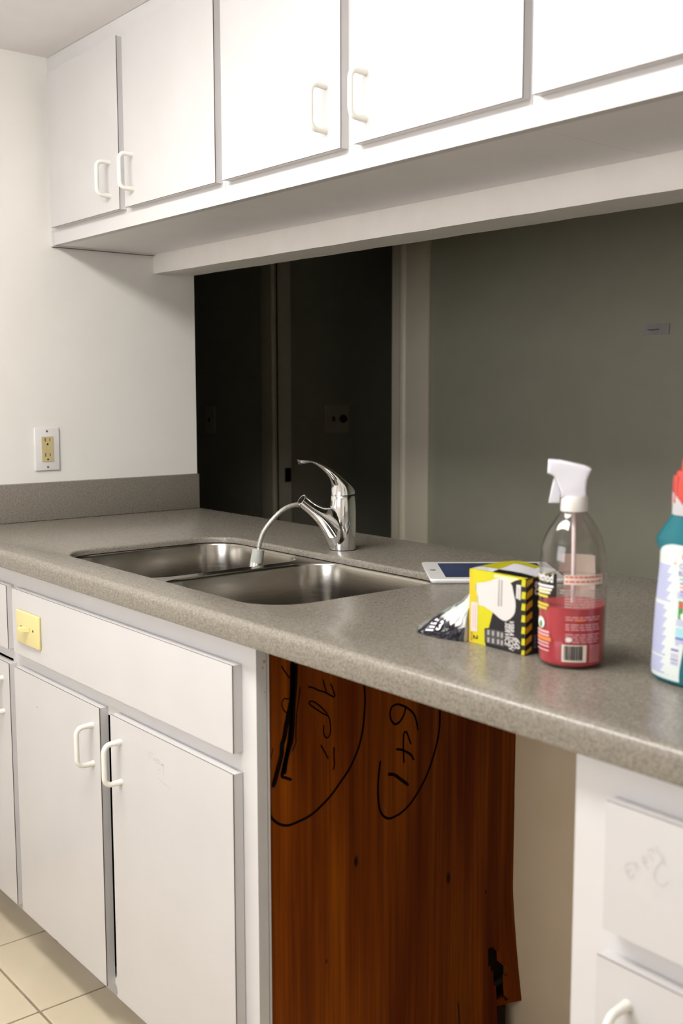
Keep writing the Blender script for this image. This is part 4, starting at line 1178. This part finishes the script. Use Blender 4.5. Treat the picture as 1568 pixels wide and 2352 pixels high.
p = -11.5
random.seed(8)
while p < 17.5:
    w = random.choice((0.8, 1.2, 2.2, 3.0)); wpatch(bm, p, p + w, 0.9268 - Z0, 0.9448 - Z0, e=0.0008); p += w + random.choice((0.8, 1.2))
obj('bars', bm, M['lab_dark'], bc, local=True)

# ------------------------------------------------------------------ teal cleaner bottle at the right edge
TBx = Vector((2.004, 0.192, CT + 0.0003))
tl = thing('cleaner_bottle', 'teal cleaner bottle with white label and red cap at the right edge', 'bottle', TBx, R(-12))
def ell(hx, hy, z, n=44, p=2.35, dx=0.0):
    o_ = []
    for k in range(n):
        a = 2 * PI * k / n
        o_.append((dx + hx * math.copysign(abs(math.cos(a)) ** (2 / p), math.cos(a)), hy * math.copysign(abs(math.sin(a)) ** (2 / p), math.sin(a)), z))
    return o_
TS_ = [(0.0, 0.042, 0.028), (0.003, 0.0465, 0.0325), (0.012, 0.0478, 0.0338), (0.05, 0.0462, 0.033), (0.09, 0.0440, 0.0322), (0.125, 0.0402, 0.0312), (0.143, 0.0385, 0.0308), (0.150, 0.0390, 0.0308), (0.158, 0.0430, 0.0312), (0.1655, 0.0474, 0.0318), (0.1695, 0.0472, 0.0316), (0.180, 0.0395, 0.0285), (0.190, 0.0310, 0.0255), (0.198, 0.0255, 0.0230), (0.201, 0.0235, 0.0225)]
def t_half(z):
    for (z0, a0, b0), (z1, a1, b1) in zip(TS_, TS_[1:]):
        if z0 <= z <= z1:
            k = (z - z0) / (z1 - z0); return a0 + (a1 - a0) * k, b0 + (b1 - b0) * k
    return TS_[-1][1:]
bm = B(); rings(bm, [ell(a, b, z) for z, a, b in TS_]); obj('bottle', bm, M['teal'], tl, smooth='auto', local=True)
bm = B(); rings(bm, [ell(a, b, z, p=2.0) for z, a, b in ((0.1995, 0.0242, 0.0230), (0.205, 0.0236, 0.0228), (0.213, 0.0228, 0.0224), (0.220, 0.0205, 0.0205), (0.226, 0.0165, 0.0165), (0.229, 0.010, 0.010))]); obj('neck', bm, M['whitecap'], tl, smooth='auto', local=True)
bm = B(); rings(bm, [ell(a, b, z, p=2.0) for z, a, b in ((0.211, 0.0240, 0.0236), (0.2112, 0.0246, 0.0240), (0.228, 0.0238, 0.0234), (0.243, 0.0225, 0.0222), (0.250, 0.0205, 0.0205), (0.2505, 0.0162, 0.0162), (0.262, 0.0155, 0.0155), (0.266, 0.013, 0.013), (0.267, 0.006, 0.006))]); cap = obj('cap', bm, M['redcap'], tl, smooth='auto', local=True)
bm = B()
for k in range(10):
    a = 2 * PI * k / 10
    tube(bm, [(0.0243 * math.cos(a), 0.0240 * math.sin(a), 0.213), (0.0228 * math.cos(a), 0.0226 * math.sin(a), 0.244)], 0.0022, 6)
obj('grip_ribs', bm, M['redcap'], cap, smooth='auto', local=True)
# white skirt of the neck in front of the cap
bm = B()
rr = []
for z0 in (0, 1):
    ring = []
    for k in range(25):
        a = R(-215 + 150 * k / 24)
        top = 0.200 + 0.0265 * math.sin(PI * k / 24) ** 0.6
        zz = 0.199 if z0 == 0 else top
        rr_ = 0.0252
        ring.append((rr_ * math.cos(a), rr_ * math.sin(a), zz))
    rr.append(ring)
rings(bm, rr, False, False, closed=False)
bmesh.ops.solidify(bm, geom=bm.faces[:], thickness=0.0012)
obj('neck_skirt', bm, M['whitecap'], tl, smooth='auto', local=True)
def tskin(p, z, e=0.0004):
    a, b = t_half(z)
    q = 2 / 2.35
    c, s = math.cos(R(p)), math.sin(R(p))
    return ((a + e) * math.copysign(abs(c) ** q, c), (b + e) * math.copysign(abs(s) ** q, s), z)
def tpatch(bm, p0, p1, z0, z1, e=0.0004, dz=0.0):
    n = max(2, int(abs(p1 - p0) / 4))
    L = []
    for k in range(n + 1):
        p = p0 + (p1 - p0) * k / n; q = dz * k / n
        L.append((bm.verts.new(tskin(p, z0 + q, e)), bm.verts.new(tskin(p, z1 + q, e))))
    for (a, b), (c, d) in zip(L, L[1:]):
        bm.faces.new((a, c, d, b))
# label: angles run from the left silhouette (~190) round to the front (~300)
def label_arch():
    bm = B()
    P0 = 212
    n, m = 34, 18
    L = []
    for k in range(n + 1):
        t_ = k / n
        top = 0.116 + 0.052 * math.sqrt(max(0.0, 1 - ((t_ - 0.78) / 0.82) ** 2))
        top = min(top, 0.166)
        col = []
        for j in range(m + 1):
            z = 0.006 + (top - 0.006) * j / m
            p1 = 287 + 30 * max(0.0, (z - 0.02) / 0.146)
            col.append(bm.verts.new(tskin(P0 + (p1 - P0) * t_, z, 0.0003)))
        L.append(col)
    for A_, C_ in zip(L, L[1:]):
        for j in range(m):
            bm.faces.new((A_[j], C_[j], C_[j + 1], A_[j + 1]))
    return bm
obj('label', label_arch(), M['label_wrap'], tl, smooth=True, local=True)
def disc_on(bm, p, z, rp, rz, e):
    bm.faces.new([bm.verts.new(tskin(p + rp * math.cos(2 * PI * k / 20), z + rz * math.sin(2 * PI * k / 20), e)) for k in range(20)])
bm = B()
for k in range(54):
    zz = 0.012 + k * 0.0024
    if k in (34, 35, 8):
        continue
    tpatch(bm, 226, (266 if k < 34 else 270) - (k * 7 % 9), zz, zz + 0.0014, 0.0006)
for a, b, q in ((0.1095, 0.1108, 296), (0.1070, 0.1083, 300), (0.1045, 0.1058, 292), (0.0775, 0.0788, 298), (0.0750, 0.0763, 299), (0.0725, 0.0738, 294), (0.0545, 0.0558, 296), (0.0520, 0.0533, 296), (0.0495, 0.0508, 285)):
    tpatch(bm, 279, q, a, b, 0.0006)
obj('lilac_print', bm, M['lab_lilac'], tl, local=True)
bm = B()
text(bm, 'CLINGING', lambda a, b: tskin(282 + 46 * a, 0.1385 + 0.0062 * b, 0.0007), 0, 0.01)
text(bm, 'BLEACH GEL', lambda a, b: tskin(281 + 50 * a, 0.1305 + 0.0058 * b, 0.0007), 0, 0.01)
obj('lettering', bm, M['lab_violet'], tl, local=True)
for k in range(3):
    bm = B(); tpatch(bm, 284, 302 + 2 * k, 0.1208 - 0.0046 * k - (0.0046 if k else 0), 0.1226 - 0.0046 * k - (0.0046 if k else 0), 0.0006); obj('print_line', bm, M['lab_violet'], tl, local=True)
for a, b in ((0.0418, 0.0442), (0.0372, 0.0380), (0.0345, 0.0353), (0.0308, 0.0324), (0.0285, 0.0290), (0.0272, 0.0277), (0.0258, 0.0264)):
    bm = B(); tpatch(bm, 273, 285, a, b, 0.0006); obj('bar', bm, M['lab_violet'], tl, local=True)
bm = B(); disc_on(bm, 293, 0.1535, 7, 0.0056, 0.0007); em = obj('emblem_ring', bm, M['lab_red'], tl, local=True)
bm = B(); disc_on(bm, 293, 0.1535, 4.6, 0.0038, 0.0012); obj('emblem_centre', bm, M['lab_aqua'], em, local=True)
bm = B(); tpatch(bm, 284, 301, 0.1165, 0.1182, 0.0008); obj('orange_line', bm, M['lab_orange'], tl, local=True)
bm = B(); tpatch(bm, 272, 276, 0.1432, 0.1450, 0.0007); obj('orange_mark', bm, M['lab_orange'], tl, local=True)
bm = B(); tpatch(bm, 283, 304, 0.1255, 0.1276, 0.0007); obj('teal_line', bm, M['lab_teal'], tl, local=True)
bm = B(); tpatch(bm, 282, 291, 0.0800, 0.1015, 0.0006); pk = obj('product_picture', bm, M['lab_green'], tl, local=True)
bm = B(); disc_on(bm, 286.5, 0.0965, 3.6, 0.0034, 0.0010); obj('picture_emblem', bm, M['lab_red'], pk, local=True)
bm = B(); disc_on(bm, 290, 0.0838, 3.8, 0.0040, 0.0010); obj('picture_cap', bm, M['lab_white'], pk, local=True)
bm = B(); tpatch(bm, 279, 299, 0.0572, 0.0700, 0.0006); pb = obj('blue_picture', bm, M['lab_aqua'], tl, local=True)
bm = B(); tpatch(bm, 279, 299, 0.0566, 0.0584, 0.0009); obj('picture_edge', bm, M['lab_blue'], pb, local=True)
